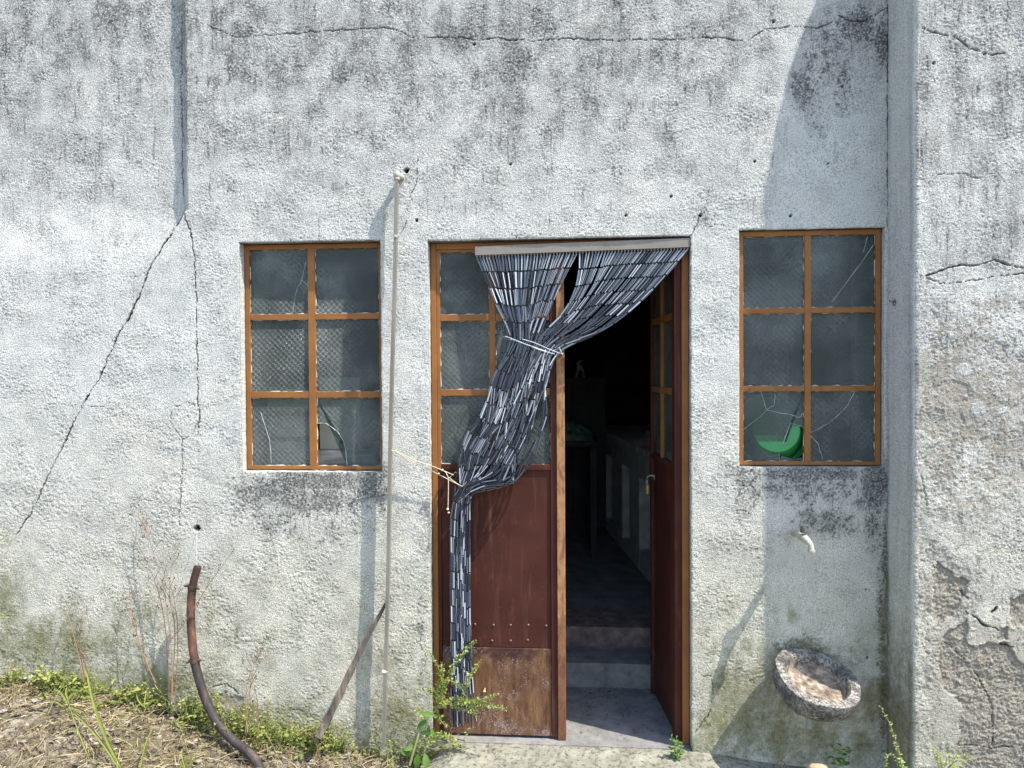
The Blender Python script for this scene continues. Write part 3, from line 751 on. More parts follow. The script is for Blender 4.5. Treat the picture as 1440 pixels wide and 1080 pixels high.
def putty(b, x0, x1, z0, z1, y, M=None):
    tr = (lambda v: M @ v) if M else (lambda v: v)
    for (p, q, inw) in (((x0, z0), (x1, z0), (0, 1)), ((x1, z0), (x1, z1), (-1, 0)), ((x1, z1), (x0, z1), (0, -1)), ((x0, z1), (x0, z0), (1, 0))):
        n = 26; prevv = None
        for k in range(n + 1):
            t = k / n; x = p[0] + (q[0] - p[0]) * t; z = p[1] + (q[1] - p[1]) * t
            nn = float(perlin(x / .035 + 3, z / .035, 95)); wd = max(0, .0008 + .0055 * nn + rng.gauss(0, .0006)) * (1.0 if inw[1] >= 0 else .55)
            cur = (Vector((x, y - .0014, z)), Vector((x + inw[0] * wd, y - .0006, z + inw[1] * wd)))
            if prevv and wd > .0008:
                b.add([tr(prevv[0]), tr(cur[0]), tr(cur[1]), tr(prevv[1])], [(0, 1, 2, 3)], 2)
            prevv = cur

def window(name, O, vx, hz, yf, parent, label, spec):
    """O opening; vx mullion x (left,right); hz list of bar (z0,z1); spec {(col,row from top):(hole,cracks)}"""
    x0, x1, z0, z1 = O; fw = .017
    b = MB(); D = yf + .032
    b.box(x0, x0 + fw + .004, yf, D, z0, z1, 0, .0015); b.box(x1 - fw - .004, x1, yf, D, z0, z1, 0, .0015)
    b.box(x0 + fw + .0042, x1 - fw - .0042, yf + .001, D - .001, z1 - fw - .006, z1, 0, .0015); b.box(x0 + fw + .0042, x1 - fw - .0042, yf + .001, D - .001, z0, z0 + fw, 0, .0015)
    b.box(vx[0], vx[1], yf + .002, D - .002, z0 + fw + .0002, z1 - fw - .0062, 0, .0015)
    cols = ((x0 + fw + .0042, vx[0] - .0002), (vx[1] + .0002, x1 - fw - .0042))
    for (a, c) in hz:
        for (p, q) in cols: b.box(p, q, yf + .003, D - .003, a, c, 0, .0015)
    fr = b.build(name, [ORANGE], parent, False); tag(fr, label)
    zr = [z1 - fw - .006] + [v for h in hz for v in (h[1], h[0])] + [z0 + fw]
    for r in range(3):
        for c in range(2):
            px0, px1 = cols[c]; pz1, pz0 = zr[2 * r], zr[2 * r + 1]
            hole, cr = spec.get((c, r), (None, ()))
            pm_ = pane_mesh(px0 - .003, px1 + .003, pz0 - .003, pz1 + .003, yf + .014, hole, cr)
            putty(pm_, px0, px1, pz0, pz1, yf + .0135); pm_.build("pane", [GLASS, GLASSEDGE, PUTTY], fr, False)
    return fr
def zq(py, px=440, y=.055): return P(px, py, y).z
lwx = (P(433.5, 500, .055).x, P(443.5, 500, .055).x)
# lower right pane of the left window is broken away at its left
holeL = [[(0, 1), (0, .63), (.15, .62), (.32, .50), (.42, .36), (.45, .22), (.47, 0), (1, 0), (1, 1)]]
window("window", (LW[0] + .002, LW[1] - .002, LW[2] + .004, LW[3] - .002), lwx, [(zq(449.5), zq(441)), (zq(559.5), zq(550.5))], .055, BLD,
       "window with a broken lower pane, a board and a plank behind it",
       {(0, 0): (None, [[(.72, 0), (.76, .3), (.88, .52), (.95, .8)], [(.88, .52), (1, .43)]]), (0, 2): (None, [[(.33, .05), (.3, .4), (.16, .78)]]),
        (1, 2): (holeL, [[(0, .63), (.15, .62), (.32, .50), (.42, .36), (.45, .22), (.47, 0)]])})
rwx = (P(1131.5, 500, .03).x, P(1140.5, 500, .03).x)
holeR = [[(0, 0), (.60, 0), (.60, .10), (.78, .56), (1, .48), (1, 1), (0, 1)], [(.60, 0), (1, 0), (1, .06), (.82, .03), (.62, .09), (.60, .08)]]
def zr_(py): return P(1135, py, .03).z
window("window", (RW[0] + .002, RW[1] - .004, RW[2] + .004, RW[3] - .002), rwx, [(zr_(440.5), zr_(432.5)), (zr_(550.5), zr_(542.5))], .028, BLD,
       "window beside the buttress with a green basin behind its broken pane",
       {(0, 2): (holeR, [[(0, .43), (.40, .73), (.78, .66), (.92, .62), (1, .70)], [(.40, .73), (.52, .80), (.53, .95)], [(.60, .0), (.60, .10), (.78, .56), (1, .48)], [(.40, .73), (.3, 1)]]),
        (1, 2): (None, [[(0, .40), (.3, .55), (.55, .75), (.7, 1)], [(0, .40), (.13, .25), (.2, .05)]]),
        (1, 0): (None, [[(.35, .08), (.6, .4), (.97, .85)], [(.88, .98), (.82, .75)]])})
# door frame
YD = .062
b = MB()
b.box(DR[0] + .001, DR[0] + .026, YD - .006, YD + .05, 0.002, DR[3] - .001, 0, .002); b.box(DR[1] - .032, DR[1] - .001, YD - .006, YD + .05, .002, DR[3] - .001, 0, .002)
b.box(DR[0] + .0262, DR[1] - .0322, YD - .004, YD + .05, DR[3] - .032, DR[3] - .001, 0, .002)
b.build("door_frame", [ORANGE], BLD, False)
# closed leaf
def rp(x0, y0, x1, y1_, y=YD):
    xm, ym = (x0 + x1) / 2, (y0 + y1_) / 2
    return P(x0, ym, y).x, P(x1, ym, y).x, P(xm, y1_, y).z, P(xm, y0, y).z
XL0 = DR[0] + .0265
leafL = MB()
xm0, xm1 = P(688, 500, YD).x, P(697, 500, YD).x; xs0, xs1 = P(774.5, 700, YD).x, P(783, 700, YD).x; xa1 = P(794.5, 700, YD).x
ztop = DR[3] - .033; zrow = [P(690, v, YD).z for v in (441.5, 451, 547.5, 556.5, 653, 661)]; zbot = .012; zseam = P(700, 911, YD).z
leafL.box(XL0, XL0 + .016, YD, YD + .03, zrow[5] + .0002, ztop, 0, .0015); leafL.box(XL0, XL0 + .016, YD, YD + .03, zbot, zrow[5], 1, .0015)  # lower stile brown instead of ochre, taking in the curtain's shadow
leafL.box(xs0, xs1, YD, YD + .03, zbot, ztop, 1, .0015)
leafL.box(XL0 + .0162, xs0 - .0002, YD + .001, YD + .029, ztop - .012, ztop, 0, .0015)
leafL.box(XL0 + .0162, xs0 - .0002, YD + .001, YD + .029, zrow[5], zrow[4], 1, .0015)
leafL.box(xm0, xm1, YD + .002, YD + .028, zrow[4] + .0002, ztop - .0122, 0, .0015)
for a, c in ((zrow[1], zrow[0]), (zrow[3], zrow[2])):
    leafL.box(XL0 + .0162, xm0 - .0002, YD + .003, YD + .027, a, c, 0, .0015); leafL.box(xm1 + .0002, xs0 - .0002, YD + .003, YD + .027, a, c, 0, .0015)
DL = leafL.build("door_leaf", [ORANGE, BROWN], BLD, False); tag(DL, "closed brown steel leaf with glazed top behind the curtain")
b = MB(); b.box(XL0 + .0162, xs0 - .0002, YD + .010, YD + .016, zseam, zrow[5] - .0002, 0, .001); b.build("panel", BROWN, DL, False)
b = MB(); b.box(XL0 + .0162, xs0 - .0002, YD + .006, YD + .015, zbot, zseam - .003, 0, .0015); b.build("kick_plate", RUSTPLATE, DL, False)
b = MB(); b.box(xs1 + .0005, xa1, YD - .010, YD + .026, .004, ztop, 0, .002); b.build("astragal", ASTRAGAL, DL, False)
RIV = mottled("worn_rivet_steel", [(.3, (.07, .028, .02)), (.7, (.18, .11, .09))], 300, 3, .45, .2)
for (px, py) in ((668, 878), (694, 879), (718, 879), (743, 879), (768, 880), (669, 901), (692, 901), (718, 901), (742, 900)):
    c = P(px, py, YD + .010); b = MB()
    b.lathe([(0.0001, -.0045), (.003, -.004), (.0052, -.002), (.006, .0), (.006, .002)], 10, Matrix.Translation(c) @ Matrix.Rotation(R(-90), 4, 'X')); b.build("rivet", RIV, DL)
c = P(682, 968, YD + .004); b = MB(); b.tube([c, c + Vector((.001, -.032, .001))], .0032, 8); b.lathe([(.0001, -.006), (.005, -.005), (.0075, 0), (.005, .005), (.0001, .006)], 10, Matrix.Translation(c + Vector((.001, -.035, .001)))); b.build("knob", mottled("ochre_knob_paint", [(.3, (.36, .24, .12)), (.7, (.55, .40, .24))], 60, 3, .6, .2), DL)
for r in range(3):
    zt, zb = ((ztop - .0122, zrow[0]), (zrow[1], zrow[2]), (zrow[3], zrow[4]))[r]
    for (a, c) in ((XL0 + .0162, xm0), (xm1, xs0)):
        pm_ = pane_mesh(a - .002, c + .002, zb - .002, zt + .002, YD + .014); putty(pm_, a, c, zb, zt, YD + .0135); pm_.build("pane", [GLASS, GLASSEDGE, PUTTY], DL, False)
# open leaf: hinged at the right post, swung inwards
hinge = Vector((DR[1] - .034, YD + .012, 0)); far = P(922, 700, YD + .54); far = Vector((far.x, YD + .54, 0))
ang = math.atan2(far.y - hinge.y, far.x - hinge.x); LWID = (far - hinge).length
MH = Matrix.Translation(hinge) @ Matrix.Rotation(ang, 4, 'Z')       # local x along the leaf, local +y faces the doorway
lb = MB(); T0, T1 = -.002, .03
def lbx(a0, a1, z0, z1, mi, t0=T0, t1=T1): lb.box(a0, a1, t0, t1, z0, z1, mi, .0015, MH)
lbx(0, .055, zbot, ztop, 1); lbx(LWID - .03, LWID, zbot, ztop, 1)
lbx(.0552, LWID - .0302, ztop - .03, ztop, 1, T0 + .001, T1 - .001); lbx(.0552, LWID - .0302, zrow[5], zrow[4], 1, T0 + .001, T1 - .001)
lmx = (LWID * .53, LWID * .53 + .022)
lbx(lmx[0], lmx[1], zrow[4] + .0002, ztop - .0302, 0, T0 + .002, T1 - .002)
for a, c in ((zrow[1], zrow[0]), (zrow[3], zrow[2])):
    lbx(.0552, lmx[0] - .0002, a, c, 0, T0 + .003, T1 - .003); lbx(lmx[1] + .0002, LWID - .0302, a, c, 0, T0 + .003, T1 - .003)
DR2 = lb.build("door_leaf", [ORANGE, BROWN], BLD, False); tag(DR2, "brown steel leaf swung open into the dark room")
b = MB(); b.box(.0552, LWID - .0302, .008, .014, zbot, zrow[5] - .0002, 0, .001, MH); b.build("panel", BROWN, DR2, False)
for r in range(3):
    zt, zb = ((ztop - .0302, zrow[0]), (zrow[1], zrow[2]), (zrow[3], zrow[4]))[r]
    for (a, c) in ((.0552, lmx[0]), (lmx[1], LWID - .0302)):
        pane_mesh(a - .002, c + .002, zb - .002, zt + .002, .010, M=MH).build("pane", [GLASS, GLASSEDGE], DR2, False)
STEEL = mottled("dull_steel", [(.3, (.25, .25, .25)), (.7, (.5, .5, .49))], 60, 3, .4, .1, metal=.7)
BRASS = mottled("old_brass", [(.3, (.30, .22, .09)), (.7, (.46, .36, .17))], 60, 3, .45, .1, metal=.5)
# hasp, staple and the padlock hanging from them
la = LWID - .10
def LM(a, t, z): return MH @ Vector((a, t, z))
zh = P(930, 672, YD + .45).z
b = MB(); b.box(la - .02, la + .012, T1 + .0002, T1 + .004, zh - .006, zh + .02, 0, .001, MH)
b.tube([LM(la - .01, T1 + .004, zh + .012), LM(la - .005, T1 + .02, zh + .016), LM(la + .008, T1 + .034, zh + .006), LM(la + .014, T1 + .036, zh - .02)], .0032, 8)
b.build("hasp", STEEL, DR2)
zl = zh - .035
PL = thing("padlock", LM(la + .014, T1 + .036, zl - .05), "small brass padlock hanging from the hasp of the open door leaf", "padlock")
b = MB(); b.box(la - .006, la + .034, T1 + .028, T1 + .044, zl - .048, zl, 0, .003, MH); b.build("padlock_body", BRASS, PL, False)
b = MB(); b.tube([LM(la + .001, T1 + .036, zl - .003), LM(la + .001, T1 + .036, zl + .018), LM(la + .006, T1 + .036, zl + .027), LM(la + .014, T1 + .036, zl + .030), LM(la + .022, T1 + .036, zl + .027), LM(la + .027, T1 + .036, zl + .018), LM(la + .027, T1 + .036, zl - .003)], .003, 8); b.build("shackle", STEEL, PL)

# ------------------------------------------------------------------ things inside the room
def G_on(px, py, z): return G(px, py, z)
COUNTER = mottled('whitewashed_counter', [(.3, (.30, .30, .27)), (.6, (.50, .50, .46)), (.8, (.60, .60, .56))], 7, 7, .9, .5, 60)
# masonry counter along the right, front with square openings
ca = G(922, 830, ZF); cb = G(858, 752, ZF); dirc = (cb - ca); dirc.z = 0; clen = dirc.length; dirc.normalize()
cb = ca + dirc * 2.6
angc = math.atan2(dirc.y, dirc.x)
MC = Matrix.Translation(Vector((ca.x, ca.y, ZF))) @ Matrix.Rotation(angc, 4, 'Z')     # local x along, +y to the aisle, -y into counter
ztopc = P(920, 637, ca.y).z - ZF
CT = MB()
op = [(.16, .50, .16, ztopc - .24), (.85, 1.15, .10, ztopc - .22), (1.6, 2.0, .10, ztopc - .22)]
xsq = [0] + [v for o_ in op for v in o_[:2]] + [2.6]
for i in range(0, len(xsq) - 1, 2): CT.box(xsq[i], xsq[i + 1], -.09, 0, 0, ztopc - .06, 0, .004, MC)
for (a, c, zb, zt) in op:
    CT.box(a, c, -.09, -.001, 0, zb, 0, .003, MC); CT.box(a, c, -.09, -.001, zt, ztopc - .06, 0, .003, MC)
CT.box(0, 2.6, -.60, -.09, 0, .10, 0, .003, MC); CT.box(0, 2.6, -.62, -.60, 0, ztopc - .06, 0, .003, MC); CT.box(.0, .08, -.60, -.0905, .10, ztopc - .06, 0, .003, MC)
root = thing("masonry_counter", MC @ Vector((1.3, -.3, 0)), "long plastered masonry counter with square openings inside the dark room", "counter")
CT.build("counter_body", COUNTER, root, False)
CT = MB(); CT.box(-.01, 2.62, -.64, .02, ztopc - .0595, ztopc, 0, .006, MC); CT.build("counter_top", COUNTER, root, False)
# crumpled pink cloth on it
def cloth_heap(name, Mx, lx, ly, h, mat, label, seed, parts=34):
    b = MB(); n = parts; vs = []
    u = np.linspace(-1, 1, n); U, Vv = np.meshgrid(u, u)
    H = np.clip(1 - (U ** 2 + Vv ** 2) * .8, 0, 1) * (.55 + .6 * fbm(U * 1.7, Vv * 1.7, 3, seed)) + .22 * np.abs(fbm(U * 3, Vv * 3, 3, seed + 5)) + .01
    rim = (np.maximum(abs(U), abs(Vv)) > .97); H = np.where(rim, .0, np.maximum(H, .03))
    jx = .12 * perlin(U * 2.2, Vv * 2.2, seed + 9); jy = .12 * perlin(U * 2.2, Vv * 2.2, seed + 10)
    for j in range(n):
        for i in range(n): vs.append(Mx @ Vector(((U[j, i] + jx[j, i]) * lx, (Vv[j, i] + jy[j, i]) * ly, float(H[j, i]) * h + .002)))
    b.add(vs, [(j * n + i, j * n + i + 1, (j + 1) * n + i + 1, (j + 1) * n + i) for j in range(n - 1) for i in range(n - 1)])
    return tag(b.build(name, mat), label, "cloth")
PINK = mottled("faded_pink_cloth", [(.3, (.30, .19, .17)), (.7, (.48, .33, .30))], 9, 4, .95, .4, 200)
GCL = mottled("faded_green_cloth", [(.3, (.05, .09, .07)), (.6, (.13, .19, .15)), (.8, (.22, .26, .2))], 14, 4, .95, .4, 200)
cloth_heap("crumpled_cloth", MC @ Matrix.Translation((.55, -.2, ztopc)), .42, .22, .17, PINK, "crumpled faded pink cloth lying on the masonry counter", 3)
# cupboard at the back with a figurine and cloth heap before it
cA = P(795, 531, 3.3); cB = P(852, 600, 3.3)
root = thing("white_cupboard", Vector(((cA.x + cB.x) / 2, 3.6, ZF)), "plain pale cupboard standing in the dark behind the doorway", "cupboard")
b = MB(); b.box(cA.x - .1, cB.x, 3.31, 3.8, ZF + .06, cA.z, 0, .008); b.build("carcass", ROOMSHADE, root, False)  # pale cupboard coloured near black to carry the room's shade
b = MB(); b.box(cA.x - .095, cA.x + .055, 3.29, 3.309, ZF + .08, cA.z - .02, 0, .004); b.build("door", ROOMSHADE, root, False)
b = MB(); b.box(cA.x + .06, cB.x - .005, 3.29, 3.309, ZF + .08, cA.z - .02, 0, .004); b.build("door", ROOMSHADE, root, False)
b = MB(); b.box(cA.x - .08, cB.x - .02, 3.35, 3.75, ZF + .002, ZF + .0598, 0, .004); b.build("plinth", ROOMSHADE, root, False)
fx = P(815, 528, 3.45); b = MB()
b.tube([fx + Vector((-.03, 0, -.0)), fx + Vector((-.015, 0, .07)), fx + Vector((.0, 0, .10))], [.012, .012, .02], 8); b.tube([fx + Vector((.04, 0, 0)), fx + Vector((.03, 0, .06)), fx + Vector((0, 0, .10))], [.012, .012, .02], 8)
b.tube([fx + Vector((.0, 0, .09)), fx + Vector((-.012, 0, .125)), fx + Vector((.01, 0, .15)), fx + Vector((.03, -.01, .155))], [.022, .018, .016, .008], 8)
tag(b.build("figurine", CREAM), "small pale animal figurine on top of the cupboard", "figurine").location.z += cA.z - fx.z + .0
tb = P(800, 618, 2.7)
root = thing("low_table", Vector((tb.x - .1, 2.75, ZF)), "dark low table under the green cloth heap beside the counter", "table")
b = MB(); b.box(tb.x - .45, tb.x + .24, 2.5, 3.1, tb.z - .04, tb.z, 0, .004); b.build("tabletop", ROOMSHADE, root, False)
for sx in (tb.x - .42, tb.x + .17):
    for sy in (2.53, 3.03):
        b = MB(); b.box(sx, sx + .05, sy, sy + .05, ZF + .003, tb.z - .0402, 0, .003); b.build("leg", ROOMSHADE, root, False)
cloth_heap("crumpled_cloth", Matrix.Translation((tb.x - .08, 2.78, tb.z)), .28, .22, .22, GCL, "dull green patterned cloth heap on the low table", 13)
# behind the left window
zs_ = LW[2] - .002
def sillbox(x0, x1, y0, y1_, z0, z1_, mat, name, label, cat, bev=.003):
    b = MB(); b.box(x0, x1, y0, y1_, z0, z1_, 0, bev); return tag(b.build(name, mat, None, False), label, cat)
q0 = P(449, 531, .21); q1 = P(507, 640, .21)
sillbox(q0.x, q1.x, .205, .222, zs_ + .001, q0.z, BOARD, "plywood_board", "pale plywood board leaning inside the window behind the broken pane", "board")
q0 = P(444, 632, .14); q1 = P(531, 658, .14)
sillbox(q0.x, q1.x, .13, .155, zs_ + .001, q0.z, GREYPLANK, "wooden_plank", "weathered grey plank set on edge on the window ledge behind the broken pane", "plank", .004)
root = thing("crate_stack", Vector((P(405, 600, .28).x, .3, zs_)), "stacked pale drawers seen dimly through the lower pane of the window", "drawer box")
q0 = P(374, 545, .26); q1 = P(437, 655, .26); hh = (q0.z - zs_) / 3
b = MB(); b.box(q0.x, q1.x, .27, .345, zs_ + .001, q0.z, 0, .004); b.build("carcass", INNER, root, False)
for k in range(3):
    d = MB(); d.box(q0.x + .008, q1.x - .008, .258, .2695, zs_ + .012 + k * hh, zs_ + (k + 1) * hh - .012, 0, .004); dd = d.build("drawer", BOARD, root, False)
    d = MB(); d.box((q0.x + q1.x) / 2 - .035, (q0.x + q1.x) / 2 + .035, .248, .2578, zs_ + (k + .5) * hh - .008, zs_ + (k + .5) * hh + .008, 0, .003); d.build("handle", CREAM, dd, False)
# green plastic basin behind the right window
gc = P(1086, 620, .12); zs2 = RW[2]
GPL = mottled("green_plastic", [(.3, (.012, .15, .030)), (.7, (.02, .22, .045))], 6, 3, .35, .05)
root = thing("plastic_basin", Vector((gc.x, .19, zs2)), "bright green plastic basin leaning behind the broken window pane", "basin")
rr = .168
Mg = Matrix.Translation((gc.x, .056, zs2 + rr * .98)) @ Matrix.Rotation(R(-98), 4, 'X')
b = MB(); prof = [(.001, -.006), (rr * .62, -.006), (rr * .68, .004), (rr * .93, .088), (rr, .088), (rr * 1.0, .094), (rr * .91, .094), (rr * .65, .010), (rr * .60, .0), (.001, .0)]
b.lathe(prof, 40, Mg); b.build("bowl", GPL, root)
b = MB(); b.lathe([(rr * .99, .080), (rr * 1.045, .082), (rr * 1.05, .0865), (rr * .99, .0875)], 40, Mg); b.build("rim", GPL, root)

# ------------------------------------------------------------------ bead curtain
hdA = P(667.5, 352.5, .0); hdB = P(972, 340.5, .0)
yH = .0085
CUR = thing("bead_curtain", Vector(((hdA.x + hdB.x) / 2, .02, 0)), "blue grey tube bead curtain tied aside in the doorway", "bead curtain")
dirh = (hdB - hdA); Lh = dirh.length; dirh.normalize(); angh = math.atan2(dirh.z, dirh.x)
MHd = Matrix.Translation(hdA) @ Matrix.Rotation(-angh, 4, 'Y')
b = MB(); hh = .021
b.box(0, Lh - .004, yH, yH + .028, -hh, hh, 0, .0015, MHd); b.build("header_rail", HEADER, CUR, False)
b = MB()
NS = 66
for k in range(NS):
    s = .008 + (Lh - .022) * k / (NS - 1); b.box(s - .0030, s + .0030, yH + .004, yH + .018, -hh - .009, -hh - .0002, 0, .0008, MHd)
b.build("strand_clips", HEADER, CUR, False)
def catmull(pts, n=14):
    out = []; pts = [pts[0] * 2 - pts[1]] + pts + [pts[-1] * 2 - pts[-2]]
    for i in range(1, len(pts) - 2):
        p0, p1, p2, p3 = pts[i - 1:i + 3]
        for k in range(n):
            t = k / n
            out.append(.5 * ((2 * p1) + (p2 - p0) * t + (2 * p0 - 5 * p1 + 4 * p2 - p3) * t * t + (3 * p1 - p0 - 3 * p2 + p3) * t ** 3))
    out.append(pts[-2]); return out
def lerp(a, c, t): return a + (c - a) * t
def env(t, tab):
    """interpolate a table of (t, x, y)"""
    for (a, ax, ay), (c, cx, cy) in zip(tab[:-1], tab[1:]):
        if t <= c: k = (t - a) / (c - a); return lerp(ax, cx, k), lerp(ay, cy, k)
    return tab[-1][1:]
TIE_T = [(0, 717, 476), (.45, 748, 484), (1, 786, 494)]
L1 = [(0, 696, 533), (.3, 714, 540), (.7, 746, 542), (1, 770, 535)]
L2 = [(0, 680, 585), (.3, 700, 590), (.7, 738, 592), (1, 762, 585)]
L3 = [(0, 660, 622), (.3, 678, 638), (.7, 716, 645), (1, 742, 642)]
L4 = [(0, 647, 655), (.3, 659, 668), (.65, 690, 674), (.85, 715, 676), (1, 724, 677)]
L5 = [(0, 640, 690), (.3, 645, 690), (.65, 662, 682), (.85, 676, 683), (1, 684, 685)]
BL, BG = .0725, .0085
for k in range(NS):
    t = k / (NS - 1); r = rng.random
    top = MHd @ Vector((.008 + (Lh - .022) * t, yH + .011, -hh - .009))
    loose = (k in (61, 64))
    tt = min(1, max(0, t + rng.gauss(0, .045)))
    dep = rng.uniform(-.022, .02) * 1.0
    def pt(tab, y, jx=2.0, jy=2.0, q=None):
        a, c = env(tt if q is None else q, tab); return P(a + rng.gauss(0, jx), c + rng.gauss(0, jy), y)
    # the right-hand strands sag on their way to the tie
    tp = pt(TIE_T, -.004 + dep * .7, .6, .6)
    pts = [top]
    u_ = max(0, (t - .49) / .51)
    off = Vector((.062 * max(0, 1 - u_ * 2.2), 0, -.080 * u_)) if t > .49 else Vector((-.006 * (t / .49), 0, 0))
    off.x += .012 * math.exp(-((t - .62) / .03) ** 2) - .010 * math.exp(-((t - .68) / .025) ** 2)
    for q_ in (.30, .62): pts.append(top.lerp(tp, q_) + off * (4 * q_ * (1 - q_)) + Vector((rng.gauss(0, .0012), dep * .3, 0)))
    pts.append(tp)
    yb = -.012 + dep
    if loose:
        pts += [P(770 - (k == 61) * 3, 545, -.006), P(764 - (k == 61) * 8, 600, -.002)]; LEN = .86 if k == 64 else .95
    else:
        jit = 5.5
        pts += [pt(L1, yb, jit, jit), pt(L2, yb, jit, jit), pt(L3, yb, jit, jit), pt(L4, yb - .01 * t, 2, 3)]
        if t > .25: pts.append(pt(L5, yb * .8 - .01, 2, 2.5))
        xb = 648 + (rng.random() - .5) * 27
        a0 = 648 + (xb - 648) * .85
        yv = .002 + dep * .9
        pts += [P(a0 + 1, 712 + rng.uniform(-6, 6), yv), P(xb - 1, 790, yv + .004), P(xb, 900, yv + .006), P(xb + 2 + rng.gauss(0, 1.5) + max(0, (xb - 648)) * .35, 1024, yv + .004)]
        LEN = 2.27 + rng.gauss(0, .03)
    cur = catmull(pts)
    d = [0]
    for a, c in zip(cur[:-1], cur[1:]): d.append(d[-1] + (c - a).length)
    tot = min(d[-1], LEN)
    cx = np.array([[p.x, p.y, p.z] for p in cur]); dd = np.array(d)
    def at(s): return Vector((np.interp(s, dd, cx[:, 0]), np.interp(s, dd, cx[:, 1]), np.interp(s, dd, cx[:, 2])))
    b = MB(); s = .0
    first = True
    while s + BL * .6 < tot:
        e = min(s + BL * (1.0 if not first else .93) * rng.uniform(.985, 1.015), tot)
        A_, B_ = at(s), at(e); M_ = (at((s + e) / 2) * .35 + (A_ + B_) * .325)
        rad = .0047 * rng.uniform(.93, 1.05)
        b.tube([A_, M_, B_], rad, 7, 0)
        if e + BG < tot: b.tube([at(e - .004), at(e + BG + .004)], .0016, 5, 1)
        s = e + BG; first = False
    b.build("strand", [BEAD, BLACK], CUR)
# tie made of thin pale tubes wrapped round the bundle
b = MB()
for (pts) in ([(711, 473), (727, 479), (743, 486)], [(735, 477), (752, 482), (772, 491), (788, 497)], [(748, 488), (762, 493), (780, 498)], [(786, 488), (791, 499)], [(718, 477), (742, 485), (768, 494)]):
    n = len(pts); b.tube([P(a, c, -.046 - .004 * math.sin(i / max(1, n - 1) * math.pi) + rng.gauss(0, .002)) for i, (a, c) in enumerate(pts)], .0021, 6)
b.tube([P(711, 473, -.046), P(707, 474, .0), P(716, 478, .034), P(785, 496, .036), P(793, 497, .01), P(788, 497, -.046)], .0019, 6)
b.build("tie", TIE, CUR)

# ------------------------------------------------------------------ pole, cord, plank, pipe
yp = -.047
ptop = P(558, 250, yp); pbot = P(540, 1052, yp - .012)
POL = thing("metal_pole", pbot, "thin beige metal bar standing upright against the wall left of the door", "pole")
b = MB(); bend = [ptop.lerp(pbot, k / 10) + Vector((.002 * math.sin(k * 1.1), 0, 0)) for k in range(11)]
vs_ = [c_ + Vector((sx * .0072, sy * .0135, 0)) for c_ in bend for sx, sy in ((-1, -1), (1, -1), (1, 1), (-1, 1))]
b.add(vs_, [(4 * i + k, 4 * i + (k + 1) % 4, 4 * i + 4 + (k + 1) % 4, 4 * i + 4 + k) for i in range(10) for k in range(4)] + [(3, 2, 1, 0), (40, 41, 42, 43)]); b.build("bar", POLE, POL, False)
b = MB(); c = ptop + Vector((.0, 0, .006)); Mx = Matrix.Translation(c)
b.lathe([(.0001, .026), (.012, .024), (.017, .014), (.018, .002), (.013, -.006), (.016, -.012), (.012, -.02)], 12, Mx); b.build("cap", CREAM, POL)
b = MB(); b.tube([c + Vector((0, .0, .008)), c + Vector((.004, .02, .008)), Vector((c.x + .012, -.004, c.z + .006)), Vector((c.x + .02, .02, c.z + .005))], [.012, .013, .014, .014], 10); b.build("bracket", CREAM, POL)
kn = P(556.5, 332, yp - .012); b = MB(); b.box(kn.x - .007, kn.x + .007, kn.y - .006, kn.y + .02, kn.z - .008, kn.z + .006, 0, .002); b.build("clip", CREAM, POL, False)
PKN = mottled("pinkish_string", [(.3, (.40, .28, .24)), (.7, (.60, .48, .42))], 90, 3, .9, .5)
kn = P(540.8, 945, yp - .02); b = MB()
b.lathe([(.0001, -.016), (.010, -.011), (.0155, 0), (.011, .010), (.0001, .015)], 10, Matrix.Translation(kn + Vector((-.003, .004, 0)))); b.build("string_knot", PKN, POL)
CORD = mottled("pale_twine", [(.3, (.38, .32, .20)), (.7, (.62, .55, .40))], 120, 3, .9, .4)
root = thing("twine_cord", P(598, 650, -.03), "pale twine tied from the pole to the gathered bead curtain", "cord")
b = MB()
pc = P(552.5, 633, yp)
b.tube([pc + Vector((.015 * math.cos(a), .015 * math.sin(a), .002 * math.sin(a * 2))) for a in np.linspace(0, 2 * math.pi * 1.4, 22)], .0021, 6)
b.tube([pc + Vector((.012, -.01, -.002)), P(585, 648, -.045), P(612, 657, -.04), P(638, 668, -.036)], .0019, 6)
b.tube([pc + Vector((.012, -.006, -.006)), P(580, 649, -.04), P(605, 661, -.036), P(632, 675, -.034), P(650, 684, -.04), P(662, 672, -.02), P(640, 664, .02), P(632, 672, -.01), P(645, 682, -.042)], .0019, 6)
b.build("line", CORD, root)
b = MB(); b.tube([P(622, 661, -.041), P(627, 664, -.045), P(630.5, 672, -.044), P(630.5, 690, -.043), P(630, 714, -.043)], .0021, 6)
for (a, c, rr_) in ((622, 661, .006), (617, 666, .0045), (629.5, 716, .0065), (631, 721, .0055)):
    b.lathe([(.0001, -rr_), (rr_ * .8, -rr_ * .5), (rr_, 0), (rr_ * .8, rr_ * .5), (.0001, rr_)], 8, Matrix.Translation(P(a, c, -.043)))
b.build("hanging_end", CORD, root)

